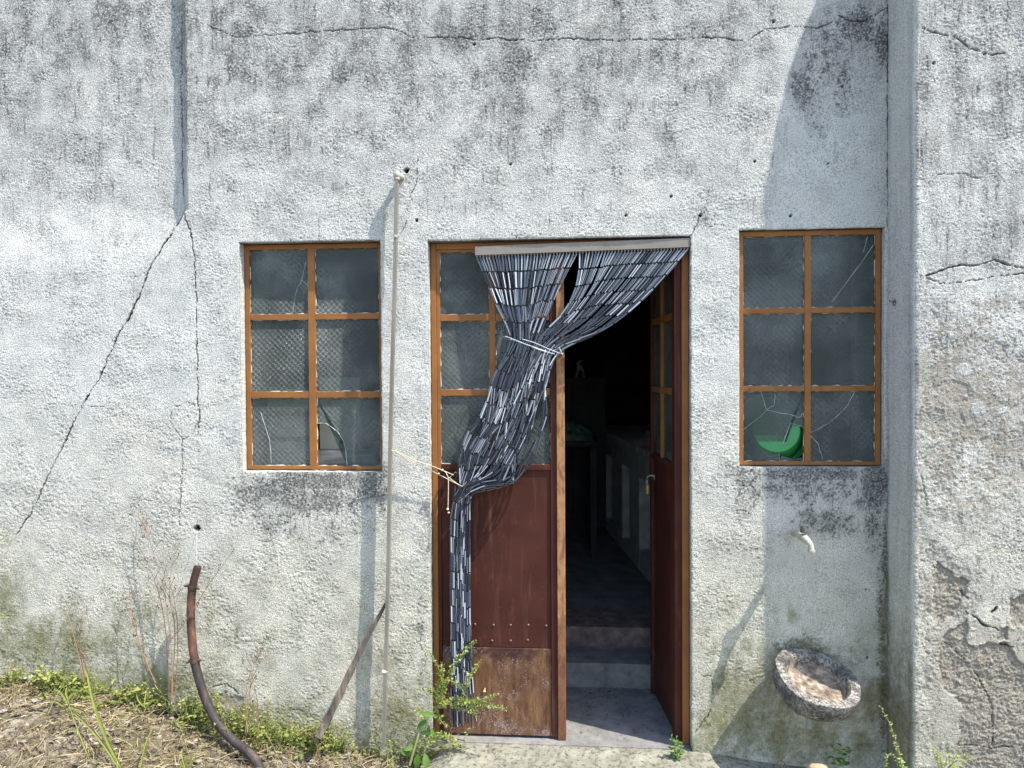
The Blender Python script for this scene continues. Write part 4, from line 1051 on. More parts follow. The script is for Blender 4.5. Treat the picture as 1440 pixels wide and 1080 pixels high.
pa = P(549, 838, -.018); pb_ = P(446, 1036, -.16)
b = MB(); n = 22; vs = []; ax = (pb_ - pa).normalized(); sd = ax.cross(Vector((0, -1, 0))).normalized(); nd = ax.cross(sd)
for k in range(n + 1):
    t = k / n; c = pa.lerp(pb_, t) + sd * (.006 * math.sin(t * 5)); wd = lerp(.010, .026, min(1, t * 1.6)) * (1 + .12 * math.sin(k * 1.7)); th = lerp(.006, .011, t)
    if k == 0: wd *= .55
    for (a, e) in ((-1, -1), (-.15, -1.15), (1, -.9), (1, 1), (-1, 1)): vs.append(c + sd * (a * wd * .62) + nd * (e * th * .6 + .001 * rng.gauss(0, 1)))
fs = [(5 * k + i, 5 * k + (i + 1) % 5, 5 * k + 5 + (i + 1) % 5, 5 * k + 5 + i) for k in range(n) for i in range(5)] + [(4, 3, 2, 1, 0), tuple(5 * n + i for i in range(5))]
b.add(vs, fs); tag(b.build("wooden_stake", OLDWOOD, None, False), "weathered split wooden stake leaning behind the pole against the wall", "stake")

pp = [(278, 797, -.105), (271.5, 822, -.105), (268.5, 850, -.10), (269, 885, -.10), (273, 925, -.105), (280, 955, -.11), (291, 988, -.12), (307, 1018, -.14), (330, 1043, -.17), (352, 1060, -.20), (372, 1074, -.24), (410, 1100, -.30), (440, 1130, -.34)]
pth = catmull([P(a, c, y) for a, c, y in pp[:10]] + [P(366, 1076, -.22) + Vector((0, 0, -.02)), P(384, 1100, -.24) + Vector((0, 0, -.12))], 8)
PIPE = thing("rusty_pipe", P(340, 1060, -.18), "rusty bent pipe rising from the weeds against the wall", "pipe")
rad = .0190
ns = len(pth); cut1 = 9; cut2 = 33
b = MB(); outer = pth[:cut1 + 1]; b.tube(outer, [rad * .93] * len(outer), 16, caps=False)
b.tube(outer[:1] + [outer[0] + (outer[1] - outer[0])] + outer[2:5], rad * .74, 16, caps=False)
a0 = outer[0]; up = (outer[0] - outer[1]).normalized()
b.tube([a0, a0 + up * .0012, a0 + up * .0012, a0], [rad * .93, rad * .92, rad * .75, rad * .74], 16, caps=False); b.build("pipe_neck", RUST, PIPE)
b = MB(); b.tube(pth[cut1 - 1:cut2 + 1], rad, 16); b.build("pipe_bend", RUST, PIPE)
b = MB(); b.tube(pth[cut2 - 1:], [rad * 1.05] * len(pth[cut2 - 1:]), 16); b.build("hose", HOSE, PIPE)
for ci in (cut1, cut2):
    c = pth[ci]; ax = (pth[ci + 1] - pth[ci - 1]).normalized(); b = MB()
    b.tube([c - ax * .009, c - ax * .0085, c + ax * .0085, c + ax * .009], [rad * 1.02, rad * 1.16, rad * 1.16, rad * 1.02], 16)
    s_ = ax.cross(Vector((0, 1, 0))).normalized()
    for sg in (-1, 1):
        b.tube([c + s_ * sg * rad * 1.1 - ax * .003 + Vector((0, -.006, 0)), c + s_ * sg * (rad + .012) + Vector((0, -.008, 0)), c + s_ * sg * (rad + .019) + ax * .001 + Vector((0, -.008, 0))], [.006, .0055, .004], 8)
    b.build("clamp", RUST, PIPE)
b = MB(); b.tube([P(277.5, 744, .012), P(277, 750, -.01), P(276.5, 770, -.05), P(277, 800, -.103)], .0010, 6); b.build("wire", TIE, PIPE)

# ------------------------------------------------------------------ tap and basin
ta = P(1118, 748, 0); TAP = thing("wall_tap", ta, "cream painted tap sticking out of the wall above the stone basin", "tap")
b = MB(); yb = Matrix.Translation(ta) @ Matrix.Rotation(R(90), 4, 'X')
b.lathe([(.0001, -.004), (.019, -.004), (.021, .004), (.016, .010), (.0001, .011)], 16, yb)
te = P(1131, 757, -.135)
b.tube([ta + Vector((0, -.008, 0)), ta.lerp(te, .4), ta.lerp(te, .8), te, P(1136, 761, -.155), P(1140, 766, -.163), P(1141, 774, -.166)], [.013, .013, .0165, .0185, .0145, .0115, .0125], 14)
b.lathe([(.0001, .020), (.0185, .019), (.0195, .012), (.0195, .004), (.0185, -.003), (.0001, -.004)], 6, Matrix.Translation(ta.lerp(te, .62)) @ Matrix.Rotation(R(90), 4, 'X'))
b.lathe([(.012, -.003), (.0155, -.003), (.0155, .004), (.012, .004)], 14, Matrix.Translation(P(1141, 775, -.166))); b.build("tap_body", CREAM, TAP)
b = MB(); h0 = P(1130, 749, -.125) + Vector((0, -.006, .002)); b.tube([h0, h0 + Vector((0, 0, .014)), h0 + Vector((0, 0, .028))], [.0165, .0155, .011], 12)
b.tube([h0 + Vector((-.017, 0, .027)), h0 + Vector((0, 0, .031)), h0 + Vector((.017, 0, .027))], [.007, .0085, .007], 8); b.tube([h0 + Vector((0, 0, .027)), h0 + Vector((0, 0, .042))], [.006, .004], 8)
b.build("handle", mottled("dark_tap_metal", [(.3, (.03, .03, .03)), (.7, (.14, .14, .13))], 80, 3, .5, .2, metal=.4), TAP)

bc = P(1150, 952, -.165)
BAS = thing("stone_basin", bc + Vector((0, .1, -.1)), "lichen blackened oval stone basin set into the wall under the tap", "basin")
Mb = Matrix.Translation(bc) @ Matrix.Rotation(R(10), 4, 'Y') @ Matrix.Rotation(R(21), 4, 'X')
def basin_mesh():
    n = 72; a, c = .176, .168
    prof = [(.55, -.118), (.80, -.112), (.93, -.085), (.985, -.04), (1.0, -.010), (.985, .0), (.90, .002), (.77, .0), (.735, -.010), (.71, -.035), (.66, -.058), (.45, -.068), (.2, -.070), (.002, -.070)]
    vs = []; 
    for i, (r_, z_) in enumerate(prof):
        for k in range(n):
            th = 2 * math.pi * k / n; ct, s_ = math.cos(th), math.sin(th)
            rr_ = r_ * (1 + .018 * math.sin(3 * th + 1) + .012 * math.sin(5 * th))
            x = a * rr_ * math.copysign(abs(ct) ** .9, ct); y = c * rr_ * math.copysign(abs(s_) ** .9, s_)
            nz_ = .0045 * float(fbm(np.array(x / .03 + i * .2), np.array(y / .03 + z_ * 30), 3, 120)) + .002 * float(perlin(x / .009, y / .009 + z_ * 90, 121))
            zz = z_ + nz_
            # spout notch at the left end
            dn = math.exp(-((th - 2.72) / .075) ** 2) if 4 <= i <= 8 else 0
            zz -= .016 * dn
            vs.append(Mb @ Vector((x + nz_ * ct * .6, y + nz_ * s_ * .6, zz)))
    b = MB(); nr = len(prof)
    for i in range(nr - 1):
        b.add([], [], 0)
    fs = []; mi = []
    b.v = [tuple(v) for v in vs]
    for i in range(nr - 1):
        for k in range(n):
            b.f.append((i * n + k, i * n + (k + 1) % n, (i + 1) * n + (k + 1) % n, (i + 1) * n + k)); b.mi.append(1 if i >= 9 else 0)
    b.f.append(tuple(range(n))[::-1]); b.mi.append(0)
    return b
basin_mesh().build("bowl", [STONE, RESIDUE], BAS)
b = MB(); b.lathe([(.0001, .0015), (.0085, .0015), (.0095, -.001)], 12, Mb @ Matrix.Translation((-.005, -.055, -.064))); b.build("dark_drain_disc", BLACK, BAS)  # black disc in place of an opening, the hole's dark is colour
b = MB(); dp = Mb @ Vector((-.01, -.03, -.112)); b.tube([dp, Vector((dp.x, dp.y, dp.z - .115))], .0135, 12); b.build("drain_pipe", mottled("grey_plastic_pipe", [(.3, (.16, .16, .14)), (.7, (.3, .3, .27))], 30, 4, .6, .2), BAS)
# stub pipe low on the left, nail on the buttress
b = MB(); c = P(43, 952, .0)
b.tube([c + Vector((0, .05, 0)), c + Vector((.0, -.045, -.004))], .0165, 14, caps=False); b.tube([c + Vector((0, -.045, -.004)), c + Vector((0, .04, 0))], .0125, 14, caps=False)
b.tube([c + Vector((0, -.045, -.004)), c + Vector((0, -.0455, -.004)), c + Vector((0, -.0455, -.004)), c + Vector((0, -.045, -.004))], [.0165, .0160, .0128, .0125], 14, caps=False)
b.tube([c + Vector((0, .03, 0)), c + Vector((0, .035, 0))], .0126, 14)
tag(b.build("drain_stub", mottled("dull_grey_pipe", [(.3, (.2, .2, .19)), (.7, (.42, .42, .4))], 30, 4, .5, .2)), "short grey drain pipe poking out of the wall foot above the grass", "pipe")
c = P(1252.5, 426, -.05); b = MB(); c = Vector((XP - .002, -.07, c.z))
b.tube([c + Vector((.01, 0, 0)), c + Vector((-.018, -.004, .004)), c + Vector((-.022, -.004, .010))], .0022, 6); b.lathe([(.012, -.002), (.0145, 0), (.012, .002)], 14, Matrix.Translation(c + Vector((-.004, -.012, -.002))) @ Matrix.Rotation(R(90), 4, 'Y'))
tag(b.build("wall_hook", mottled("rusty_hook_iron", [(.3, (.05, .03, .02)), (.7, (.15, .09, .06))], 80)), "small rusty nail hook with a ring on the buttress side", "hook")

# ------------------------------------------------------------------ ground
def gh(x, y):
    x = np.asarray(x, float); y = np.asarray(y, float)
    at_wall = np.interp(x, [-6, -2.85, -2.4, -2.0, -1.75, -1.5, -1.2, -.9, -.65, -.3, 4], [.33, .255, .215, .145, .075, .01, -.03, -.055, -.075, -.085, -.085])
    fall = np.interp(-y, [0, .25, .6, 1.2, 2.5, 60], [0, .04, .13, .28, .40, .5])
    k = sst(-.1, -1.2, x)
    return at_wall - fall * (.35 + .65 * k)
def ground():
    xs = lines([(-300, 0), (-40, 30), (-6, 3), (-3.1, .12), (-.3, .010), (2.1, .016), (6, .3), (40, 4), (300, 30)])
    ys = lines([(-300, 0), (-40, 30), (-6, 3), (-1.3, .15), (-.75, .02), (.03, .009), (.036, .006)])
    X, Y = np.meshgrid(xs, ys); near = np.exp(-((np.abs(X + .6) / 3.2) ** 6)) * sst(-1.6, -.9, Y)
    Z = gh(X, Y) + near * (.030 * fbm(X / .16, Y / .14, 4, 130) + .007 * perlin(X / .03, Y / .03, 131) + .006 * np.abs(perlin(X / .018, Y / .018, 132))) + .03 * (1 - near) * fbm(X / 2.0, Y / 2.0, 3, 133)
    nx, nz = len(xs), len(ys); idx = np.arange(nx * nz).reshape(nz, nx)
    F = np.stack([idx[:-1, :-1], idx[:-1, 1:], idx[1:, 1:], idx[1:, :-1]], -1).reshape(-1, 4)
    o = mesh_np("ground", np.stack([X.ravel(), Y.ravel(), Z.ravel()], -1), F, SOIL); tag(o, kind='structure')
ground()
b = None
def threshold():
    x0, x1 = DR[0] - .03, 1.05; xs = np.linspace(x0, x1, 170); ys = np.linspace(-.62, .012, 70); X, Y = np.meshgrid(xs, ys)
    edge = .05 * fbm(X / .2, X * 0 + 3, 3, 140)
    drop = sst(DR[1] - .0, DR[1] + .5, X) * .05 + sst(-.30, -.55, Y + edge) * .12 + sst(DR[0] + .10, DR[0] - .02, X + edge * .6) * .035
    Z = -.004 + .006 * fbm(X / .07, Y / .07, 4, 141) + .012 * fbm(X / .3, Y / .3, 2, 142) * sst(0, -.1, Y) - drop - .012 * sst(-.01, -.12, Y)
    nx, ny = len(xs), len(ys); idx = np.arange(nx * ny).reshape(ny, nx)
    F = np.stack([idx[:-1, :-1], idx[:-1, 1:], idx[1:, 1:], idx[1:, :-1]], -1).reshape(-1, 4)
    o = mesh_np("pavement", np.stack([X.ravel(), Y.ravel(), Z.ravel()], -1), F, CONCRETE); tag(o, kind='structure')
threshold()
def rock(name, c, rx, ry, rz, mat, label, seed):
    bm = bmesh.new(); bmesh.ops.create_icosphere(bm, subdivisions=3, radius=1)
    for v in bm.verts:
        f = 1 + .3 * float(fbm(np.array(v.co.x * 1.3 + seed), np.array(v.co.y * 1.3 + v.co.z), 3, 150 + seed)); v.co = Vector((v.co.x * rx * f, v.co.y * ry * f, v.co.z * rz * f)) + Vector(c)
    me = bpy.data.meshes.new(name); bm.to_mesh(me); bm.free(); me.materials.append(mat)
    return tag(link(bpy.data.objects.new(name, me)), label, "stone")
PALE = mottled("pale_stone", [(.3, (.36, .34, .3)), (.7, (.58, .56, .5))], 25, 5, .9, .5, 120)
OCHRE = mottled("ochre_stone", [(.3, (.30, .21, .12)), (.7, (.50, .39, .25))], 25, 5, .9, .5, 120)
rock("stone", P(780, 1068, -.07), .022, .016, .010, PALE, "small white stone on the threshold below the door edge", 1)
rock("stone", P(1152, 1080, -.10), .045, .03, .016, OCHRE, "flat ochre stone on the ground below the stone basin", 2)

# ------------------------------------------------------------------ plants
def grass():
    b = MB()
    for i in range(8000):
        x = rng.uniform(-3.0, -.55); y = -abs(rng.gauss(0, .36)) - .005
        if x > -.95 and rng.random() < .5: continue
        if y < -1.1: continue
        den = .5 + float(perlin(x / .25, y / .2, 160))
        if rng.random() > .35 + .6 * den: continue
        z = float(gh(x, y)) + .002
        L = rng.uniform(.025, .10) * (1.5 if rng.random() < .12 else 1); a = rng.uniform(0, 6.28); el = abs(rng.gauss(.1, .38))
        d = Vector((math.cos(a) * math.cos(el), math.sin(a) * math.cos(el), math.sin(el))); 
        if d.y > 0 and y > -.08: d.y *= -1
        p0 = Vector((x, y, z + rng.uniform(0, .02))); bend = Vector((rng.gauss(0, .25), rng.gauss(0, .2), -.35 * rng.random()))
        pts = [p0 + d * (L * t) + bend * (L * t * t) for t in (0, .33, .66, 1)]
        for q in pts: q.z = max(q.z, float(gh(q.x, q.y)) + .002); q.y = min(q.y, -.006)
        sd = d.cross(Vector((rng.gauss(0, 1), rng.gauss(0, 1), 1))).normalized(); wd = rng.uniform(.0008, .0021)
        b.ribbon(pts, [wd, wd, wd * .8, wd * .25], sd)
    return tag(b.build("dry_grass", STRAW, None, False), "dry straw coloured grass littering the bank at the wall foot", "grass", kind='stuff')
grass()
def litter():
    b = MB()
    for i in range(2600):
        x = rng.uniform(-3.0, -.35); y = -abs(rng.gauss(0, .34)) - .012
        if y < -1.0: continue
        s = rng.uniform(.004, .015); a = rng.uniform(0, 6.28)
        p = Vector((x, y, float(gh(x, y)) + .006 + rng.random() * .008)); d = Vector((math.cos(a), math.sin(a), rng.gauss(0, .3)))
        b.leaf(p, d, Vector((rng.gauss(0, .5), rng.gauss(0, .5) - .3, 1)), s * 1.6, s * .8, 0, rng.uniform(-.3, .5))
    return tag(b.build("leaf_litter", island_mat("dead_leaf_bits", [(0, (.06, .04, .025)), (.4, (.17, .115, .07)), (.7, (.30, .23, .15)), (1, (.44, .37, .27))], .9, .1), None, False), "brown dead leaf scraps on the bank", "leaf litter", kind='stuff')
litter()
def sprig(b, base, H, lean, nl, ls, mi_s=0, mi_l=1):
    top = base + Vector((lean[0], lean[1], H)); mid = base.lerp(top, .5) + Vector((rng.gauss(0, .01), rng.gauss(0, .008), H * .08))
    pts = catmull([base, mid, top], 5); b.tube(pts, [.0013 - .0008 * k / len(pts) for k in range(len(pts))], 4, mi_s)
    for k in range(nl):
        t = (k + .5) / nl; p = pts[min(len(pts) - 1, int(t * len(pts)))]
        a = k * 2.4 + rng.random(); d = Vector((math.cos(a), math.sin(a) * .8 - .15, rng.uniform(.0, .8)))
        b.leaf(p, d, Vector((rng.gauss(0, .3), -.5, 1)), ls * rng.uniform(.6, 1.2), ls * rng.uniform(.35, .6), mi_l, .2)
def on_bank(px, py):
    for k in range(70):
        yy = -.012 - k * .014; q = P(px, py, yy)
        if q.z <= float(gh(q.x, yy)): return q
    return None
def groundcover():
    b = MB()
    areas = [(330, 620, 1045, 1095, 15, 1.0), (430, 560, 1030, 1070, 4, 1.2), (560, 640, 1050, 1090, 7, 1.2), (255, 345, 1045, 1084, 6, .9), (0, 60, 965, 990, 2, .5), (230, 310, 1000, 1030, 2, .6), (20, 330, 1025, 1086, 40, .55), (340, 470, 1060, 1100, 10, 1.1)]
    for (a, c, d, e, n, sc) in areas:
        for i in range(n):
            px, py = rng.uniform(a, c), rng.uniform(d, e); size = (.35 + 1.5 * rng.random() ** 2) * sc
            c0 = on_bank(px, py)
            if c0 is None: continue
            m_ = int(5 + 9 * size); kind = rng.random()
            for j in range(m_):
                q = c0 + Vector((rng.gauss(0, .045 * size + .012), rng.gauss(0, .03 * size + .01), 0)); q.y = q.y if q.y < -.015 else -.015 - abs(rng.gauss(0, .05)); q.z = float(gh(q.x, q.y)) - .004
                H = rng.uniform(.35, 1.1) * (.05 + .10 * size); ls = rng.uniform(.009, .019) if kind < .7 else rng.uniform(.018, .034)
                sprig(b, q, H, (rng.gauss(0, .3) * H, -abs(rng.gauss(0, .25)) * H), rng.randint(6, 16) if kind < .7 else rng.randint(4, 7), ls)
    return tag(b.build("weeds", [STEMG, GREEN], None, False), "low yellow green weeds growing in clumps along the foot of the wall", "weeds", kind='stuff')
groundcover()
def stones():
    b = MB()
    for i in range(900):
        x = rng.uniform(-3.0, -.3) if i < 780 else rng.uniform(.5, 2.0); y = -abs(rng.gauss(0, .32)) - .02
        if y < -1: continue
        s = .004 + .013 * rng.random() ** 2.5 + (.014 if rng.random() < .015 else 0); c = Vector((x, y, float(gh(x, y)) + s * .3 + .006)); n1, n2 = 5, 7; vs = []
        ph = rng.random() * 6
        for a in range(n1):
            la = math.pi * a / (n1 - 1)
            for k in range(n2):
                lo = 2 * math.pi * k / n2 + ph; r_ = s * (1 + .22 * math.sin(lo * 2 + ph * 3 + la) + rng.gauss(0, .07))
                vs.append(c + Vector((r_ * math.sin(la) * math.cos(lo) * 1.2, r_ * math.sin(la) * math.sin(lo), r_ * math.cos(la) * .65)))
        b.add(vs, [(a * n2 + k, a * n2 + (k + 1) % n2, (a + 1) * n2 + (k + 1) % n2, (a + 1) * n2 + k) for a in range(n1 - 1) for k in range(n2)])
    return tag(b.build("gravel", island_mat("mixed_gravel", [(0, (.07, .058, .042)), (.5, (.16, .135, .10)), (.85, (.26, .23, .185)), (1, (.42, .39, .33))], .95), None, False), "loose gravel and clods on the dry bank", "gravel", kind='stuff')
stones()
def stalks_stuff():
    b = MB()
    for (a, c, d, e, n, h0, h1) in ((300, 460, 1000, 1070, 120, .07, .26), (210, 310, 985, 1030, 60, .05, .18), (20, 200, 960, 1060, 60, .05, .17), (440, 640, 1035, 1080, 90, .05, .2)):
        for i in range(n):
            q = on_bank(rng.uniform(a, c), rng.uniform(d, e))
            if q is None: continue
            H = rng.uniform(h0, h1) * rng.uniform(.5, 1); l = Vector((rng.gauss(0, .25) * H, -abs(rng.gauss(0, .22)) * H, H))
            pts = [q, q + l * .5 + Vector((rng.gauss(0, .008), 0, 0)), q + l + Vector((rng.gauss(0, .015), 0, 0))]
            b.tube(pts, [.0013, .001, .0005], 4)
            for j in range(rng.randint(0, 5)):
                t = rng.uniform(.35, 1); p = pts[1].lerp(pts[2], max(0, t * 2 - 1)) if t > .5 else pts[0].lerp(pts[1], t * 2); e_ = p + Vector((rng.gauss(0, .02), rng.gauss(0, .01), rng.uniform(.004, .03)))
                b.tube([p, e_], [.0008, .0004], 3)
                if rng.random() < .5: b.leaf(e_, Vector((rng.gauss(0, 1), -.3, rng.gauss(.3, .6))), Vector((0, -1, .3)), rng.uniform(.006, .014), rng.uniform(.003, .007), 0, .3)
    return tag(b.build("dry_stalks", DRYSTEM, None, False), "thin dry brown stalks standing in the weeds at the wall foot", "dry stalks", kind='stuff')

def path(b, pts, r0, r1, mi=0, n=5):
    c = catmull([Vector(p) for p in pts], 6); b.tube(c, [lerp(r0, r1, k / (len(c) - 1)) for k in range(len(c))], n, mi); return c
stalks_stuff()
def cluster_branch(b, pts, y, seeds, size=.0078):
    pl = [P(a, c, y + rng.gauss(0, .012)) for a, c in pts]; cv = path(b, pl, .0022, .0008)
    L = len(cv)
    for k in range(seeds):
        t = k / seeds; p = cv[min(L - 1, int(t * L))]; s = size * (1.15 - .6 * t)
        for j in range(5):
            d = Vector((rng.gauss(0, 1), rng.gauss(0, 1) - .3, rng.gauss(0, 1))).normalized(); q = p + d * s * .9
            b.leaf(q, d, Vector((rng.gauss(0, 1), -1, rng.gauss(0, 1))), s * rng.uniform(1.4, 2.2), s * rng.uniform(1.0, 1.5), 1, .4)
def dock_weed():
    root = thing("seeding_weed", P(582, 1070, -.16), "tall lime green seeding weed in front of the closed door leaf", "weed")
    b = MB(); y = -.13
    path(b, [P(576, 1076, y - .03), P(585, 1045, y - .02), P(594, 1018, y), P(610, 1002, y), P(621, 982, y)], .0062, .003, 0, 7)
    st = b.build("stem", STEMG, root)
    b = MB()
    for pts, n in (([(621, 985), (622, 958), (613, 932), (597, 912)], 20), ([(621, 976), (637, 938), (653, 916), (668, 902)], 22), ([(653, 970), (662, 949), (675, 930)], 14), ([(618, 978), (606, 971), (588, 968)], 13), ([(615, 990), (647, 984), (678, 985), (699, 977)], 34), ([(645, 986), (678, 990), (711, 997)], 28),
                   ([(621, 962), (633, 957), (653, 969)], 15), ([(617, 1005), (619, 1012), (629, 1024)], 9), ([(606, 1040), (620, 1034), (631, 1036), (647, 1045)], 22), ([(621, 986), (630, 990), (648, 996), (668, 1002)], 16), ([(612, 975), (621, 950), (622, 930)], 12), ([(655, 985), (668, 998), (672, 1008)], 10), ([(590, 1045), (610, 1038), (622, 1030)], 9), ([(598, 1010), (590, 996), (584, 1000)], 6)):
        cluster_branch(b, pts, y, n)
    b.build("seed_branches", [STEMG, CLUSTER], root, False)
    b = MB()
    for (px, py, dx, dz, L, W_) in ((612, 1006, -.5, .2, .075, .022), (600, 1012, -.6, -.5, .06, .026), (588, 1060, -.1, -1, .07, .032), (597, 1058, .25, -1, .085, .034), (585, 1048, -.7, -.2, .06, .025), (606, 1025, .5, -.8, .05, .02), (592, 1030, .6, .1, .05, .02), (604, 1020, -.2, -1, .055, .022), (575, 1062, -.6, .5, .05, .022)):
        b.leaf(P(px, py, y - .01), Vector((dx, -.25, dz)), Vector((.2, -1, .5)), L, W_, 0, .25)
    b.build("leaves", GREENB, root, True)
dock_weed()
def dry_weed(base, stems, label, seed, heads=True, mats=None):
    root = thing("dry_weed", P(*base), label, "weed", "dried weeds along the wall")
    b = MB(); h = MB()
    for pts, y0, y1_, br in stems:
        n = len(pts); cv = path(b, [P(a, c, lerp(y0, y1_, i / (n - 1))) for i, (a, c) in enumerate(pts)], .0026, .0010)
        for k in range(br):
            t = rng.uniform(.35, 1.0); p = cv[min(len(cv) - 1, int(t * len(cv)))]; L = rng.uniform(.025, .10)
            d = Vector((rng.choice((-1, 1)) * rng.uniform(.2, .8), rng.gauss(0, .3), 1)).normalized(); q = p + d * L + Vector((rng.gauss(0, .01), 0, 0))
            if q.y > -.012: q.y = -.012
            b.tube([p, p.lerp(q, .5) + Vector((rng.gauss(0, .006), 0, 0)), q], [.0013, .0011, .0008], 4)
            if heads:
                for j in range(rng.randint(1, 3)):
                    b.leaf(q + Vector((rng.gauss(0, .005), 0, rng.gauss(0, .005))), Vector((rng.gauss(0, .5), -.2, 1)), Vector((0, -1, 0)), rng.uniform(.008, .014), rng.uniform(.003, .006), 1, 0)
    b.build("stalks", [DRYSTEM, DARKSEED], root, False)
dry_weed((240, 1000, -.1), [([(243, 985), (240, 900), (228, 820), (210, 760), (200, 735)], -.10, -.03, 13), ([(240, 985), (246, 890), (238, 830), (248, 760)], -.09, -.03, 10), ([(238, 975), (232, 880), (217, 815), (184, 745)], -.09, -.03, 12), ([(246, 990), (250, 900), (246, 850), (233, 800)], -.1, -.05, 6)],
         "tall dry brown weed with dark seed heads beside the rusty pipe", 1)
dry_weed((245, 1000, -.14), [([(240, 900), (262, 872), (295, 820), (330, 772)], -.12, -.16, 5)], "single thin dry stalk crossing in front of the rusty pipe", 2)
dry_weed((215, 990, -.1), [([(218, 960), (200, 915), (187, 870), (182, 835)], -.08, -.04, 9), ([(222, 970), (205, 940), (196, 900)], -.08, -.05, 5)], "short reddish dry weed left of the tall dry weed", 3)
dry_weed((110, 1000, -.1), [([(118, 960), (110, 920), (100, 880), (97, 862), (105, 845)], -.08, -.05, 6), ([(120, 960), (112, 905), (116, 860)], -.08, -.05, 5), ([(125, 950), (118, 925), (130, 935)], -.08, -.05, 2)], "dry branching weed on the bank between the wall stain and the tall blade", 4)
dry_weed((350, 1020, -.12), [([(345, 1030), (350, 985), (356, 940), (370, 912)], -.12, -.08, 8), ([(348, 1030), (346, 980), (352, 945)], -.12, -.08, 5), ([(362, 1045), (363, 1000), (358, 965)], -.14, -.1, 4)], "dry branching weed right of the rusty pipe", 5)
dry_weed((1108, 1085, -.12), [([(1100, 1082), (1097, 1060), (1096, 1045)], -.1, -.09, 2), ([(1108, 1084), (1100, 1070), (1092, 1074)], -.1, -.09, 1)], "few thin dry stalks below the stone basin", 6, False)
dry_weed((455, 1060, -.16), [([(440, 1078), (446, 1050), (433, 1030)], -.17, -.15, 2), ([(452, 1078), (447, 1050), (450, 1020)], -.17, -.15, 3)], "pale dry grass stalks at the foot of the leaning stake", 7, False)
def blade_plant(base, blades, label):
    root = thing("long_leaf_weed", P(*base), label, "weed", "long bladed weeds on the bank")
    for pts, y0, y1_, wd in blades:
        b = MB(); n = len(pts); cv = catmull([P(a, c, lerp(y0, y1_, i / (n - 1))) for i, (a, c) in enumerate(pts)], 6); L = len(cv)
        vs = []
        for i, p in enumerate(cv):
            t = i / (L - 1); w_ = wd * (.5 + .5 * math.sin(min(1, t * 1.6 + .2) * math.pi / 2)) * (1 - t ** 3 * .92); tg = (cv[min(L - 1, i + 1)] - cv[max(0, i - 1)]).normalized(); sd = tg.cross(Vector((0, -1, .2))).normalized()
            vs += [p - sd * w_, p + Vector((0, .003, 0)), p + sd * w_]
        b.add(vs, [q for i in range(L - 1) for q in ((3 * i, 3 * i + 1, 3 * i + 4, 3 * i + 3), (3 * i + 1, 3 * i + 2, 3 * i + 5, 3 * i + 4))]); b.build("blade", GREEN, root, True)
blade_plant((165, 1078, -.42), [([(172, 1084), (150, 1040), (132, 990), (123, 950), (118, 935)], -.44, -.22, .0085), ([(132, 1084), (115, 1040), (102, 1005), (96, 985)], -.42, -.3, .004), ([(170, 1084), (140, 1040), (110, 1008), (84, 990)], -.44, -.3, .006)], "long narrow green blade arching up from the bank")
blade_plant((90, 985, -.15), [([(96, 992), (90, 980), (84, 972), (76, 968)], -.18, -.14, .008), ([(94, 992), (100, 978), (112, 972)], -.18, -.15, .007), ([(90, 994), (78, 986), (62, 984)], -.18, -.16, .006), ([(98, 990), (93, 975), (94, 966)], -.18, -.14, .006), ([(100, 994), (116, 1000), (124, 1010)], -.18, -.2, .007)], "tuft of broad green blades low on the bank")
blade_plant((205, 1078, -.4), [([(197, 1084), (204, 1050), (212, 1030), (219, 1016)], -.42, -.34, .005)], "dark green upright spike standing on the bank")
blade_plant((262, 1080, -.36), [([(250, 1086), (262, 1066), (276, 1056)], -.38, -.34, .005), ([(258, 1086), (272, 1070), (286, 1066)], -.38, -.34, .004), ([(262, 1086), (256, 1060), (262, 1044)], -.38, -.34, .004)], "small tuft of green blades under the rusty pipe")
blade_plant((190, 985, -.1), [([(205, 995), (195, 985), (192, 975)], -.12, -.09, .006), ([(205, 995), (214, 985), (224, 984)], -.12, -.1, .005), ([(203, 994), (205, 978), (209, 962)], -.12, -.08, .004)], "small green tuft at the wall left of the pipe")

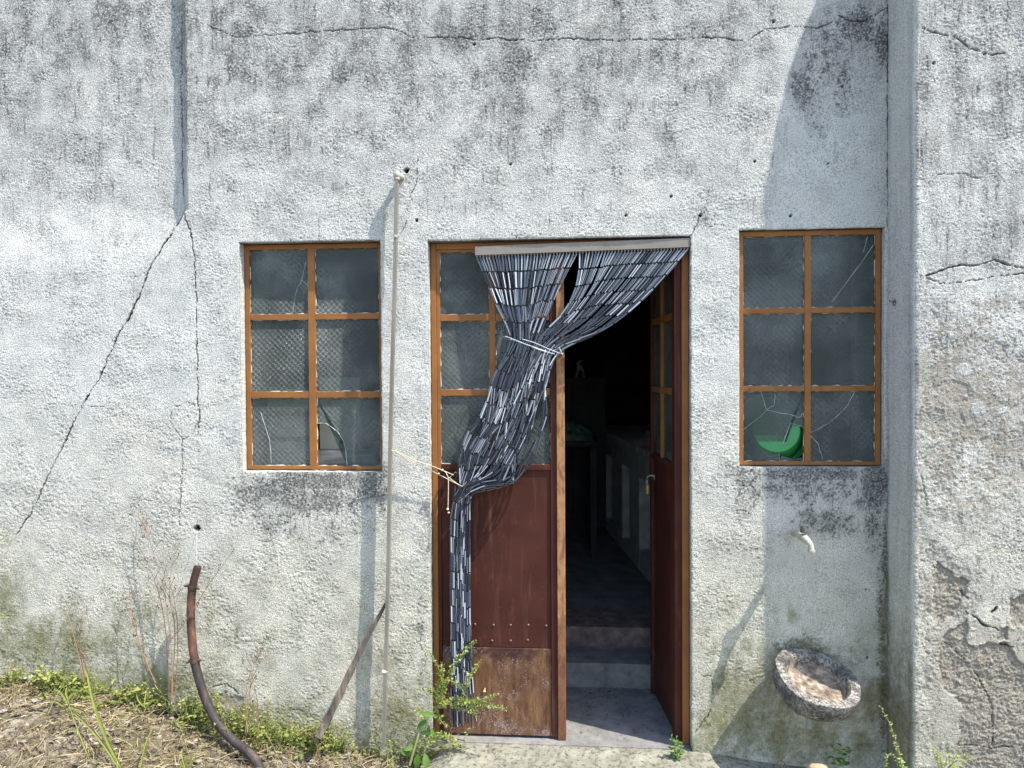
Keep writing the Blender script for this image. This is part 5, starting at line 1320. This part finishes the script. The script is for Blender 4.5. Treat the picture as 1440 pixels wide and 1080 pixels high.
def leafy(name, base, stems, label, y, lf, mat, n, clus=False):
    root = thing(name, P(*base), label, "plant")
    b = MB(); lv = MB()
    for pts in stems:
        cv = path(b, [P(a, c, y + rng.gauss(0, .008)) for a, c in pts], .0018, .0008); L = len(cv)
        for k in range(n):
            t = (k + .6) / n; p = cv[min(L - 1, int(t * L))]; a = k * 2.4
            d = Vector((math.cos(a), math.sin(a) * .6 - .3, rng.uniform(.1, .7))); s = lf * rng.uniform(.7, 1.2) * (1 - .35 * t)
            lv.leaf(p, d, Vector((rng.gauss(0, .3), -.8, 1)), s, s * .5, 0, .25)
    b.build("stem", STEMG, root, False); lv.build("leaves", mat, root, True)
leafy("leafy_seedling", (950, 1068, -.05), [[(952, 1068), (950, 1050), (944, 1036)], [(952, 1068), (953, 1052), (951, 1038)], [(952, 1068), (957, 1056), (958, 1046)], [(951, 1066), (947, 1056), (941, 1050)]], "small bright green seedling at the right door post on the threshold", -.06, .026, GREENB, 12)
leafy("budding_weed", (1262, 1082, -.3), [[(1270, 1084), (1262, 1050), (1252, 1020), (1238, 993)], [(1268, 1080), (1256, 1062), (1246, 1066), (1250, 1084)], [(1275, 1086), (1266, 1066), (1258, 1046)]], "yellow green budding weed at the foot of the buttress corner", -.32, .014, CLUSTER, 26)
leafy("flowering_weed", (1330, 1085, -.45), [[(1325, 1088), (1322, 1066), (1310, 1052)], [(1325, 1088), (1332, 1064), (1334, 1046)], [(1327, 1088), (1346, 1068), (1360, 1060)], [(1326, 1086), (1340, 1072), (1352, 1046)], [(1324, 1088), (1318, 1070), (1318, 1058)], [(1326, 1088), (1352, 1074), (1368, 1066)]], "yellowish flowering weed before the peeling buttress wall", -.45, .016, CLUSTER, 14)
leafy("broad_leaf_weed", (1185, 1080, -.05), [[(1185, 1076), (1178, 1060), (1172, 1052)], [(1186, 1076), (1192, 1060), (1196, 1054)], [(1185, 1078), (1184, 1062), (1184, 1050)], [(1180, 1078), (1170, 1068), (1164, 1062)]], "dark green broad leaf clump on the ground beside the ochre stone", -.07, .030, GREENB, 7)
leafy("leaf_spray", (-20, 800, -.3), [[(-30, 800), (-10, 770), (10, 752)], [(-30, 805), (-8, 775), (22, 757)], [(-30, 790), (-12, 765), (2, 748)]], "yellow green leaf spray at the wall beside the slanting crack", -.10, .020, CLUSTER, 20)
leafy("seed_spray", (-20, 880, -.2), [[(-30, 878), (-4, 866), (28, 864)], [(-30, 884), (-6, 870), (16, 868)]], "thin yellow green spray reaching in below the leaf spray", -.10, .013, CLUSTER, 20)
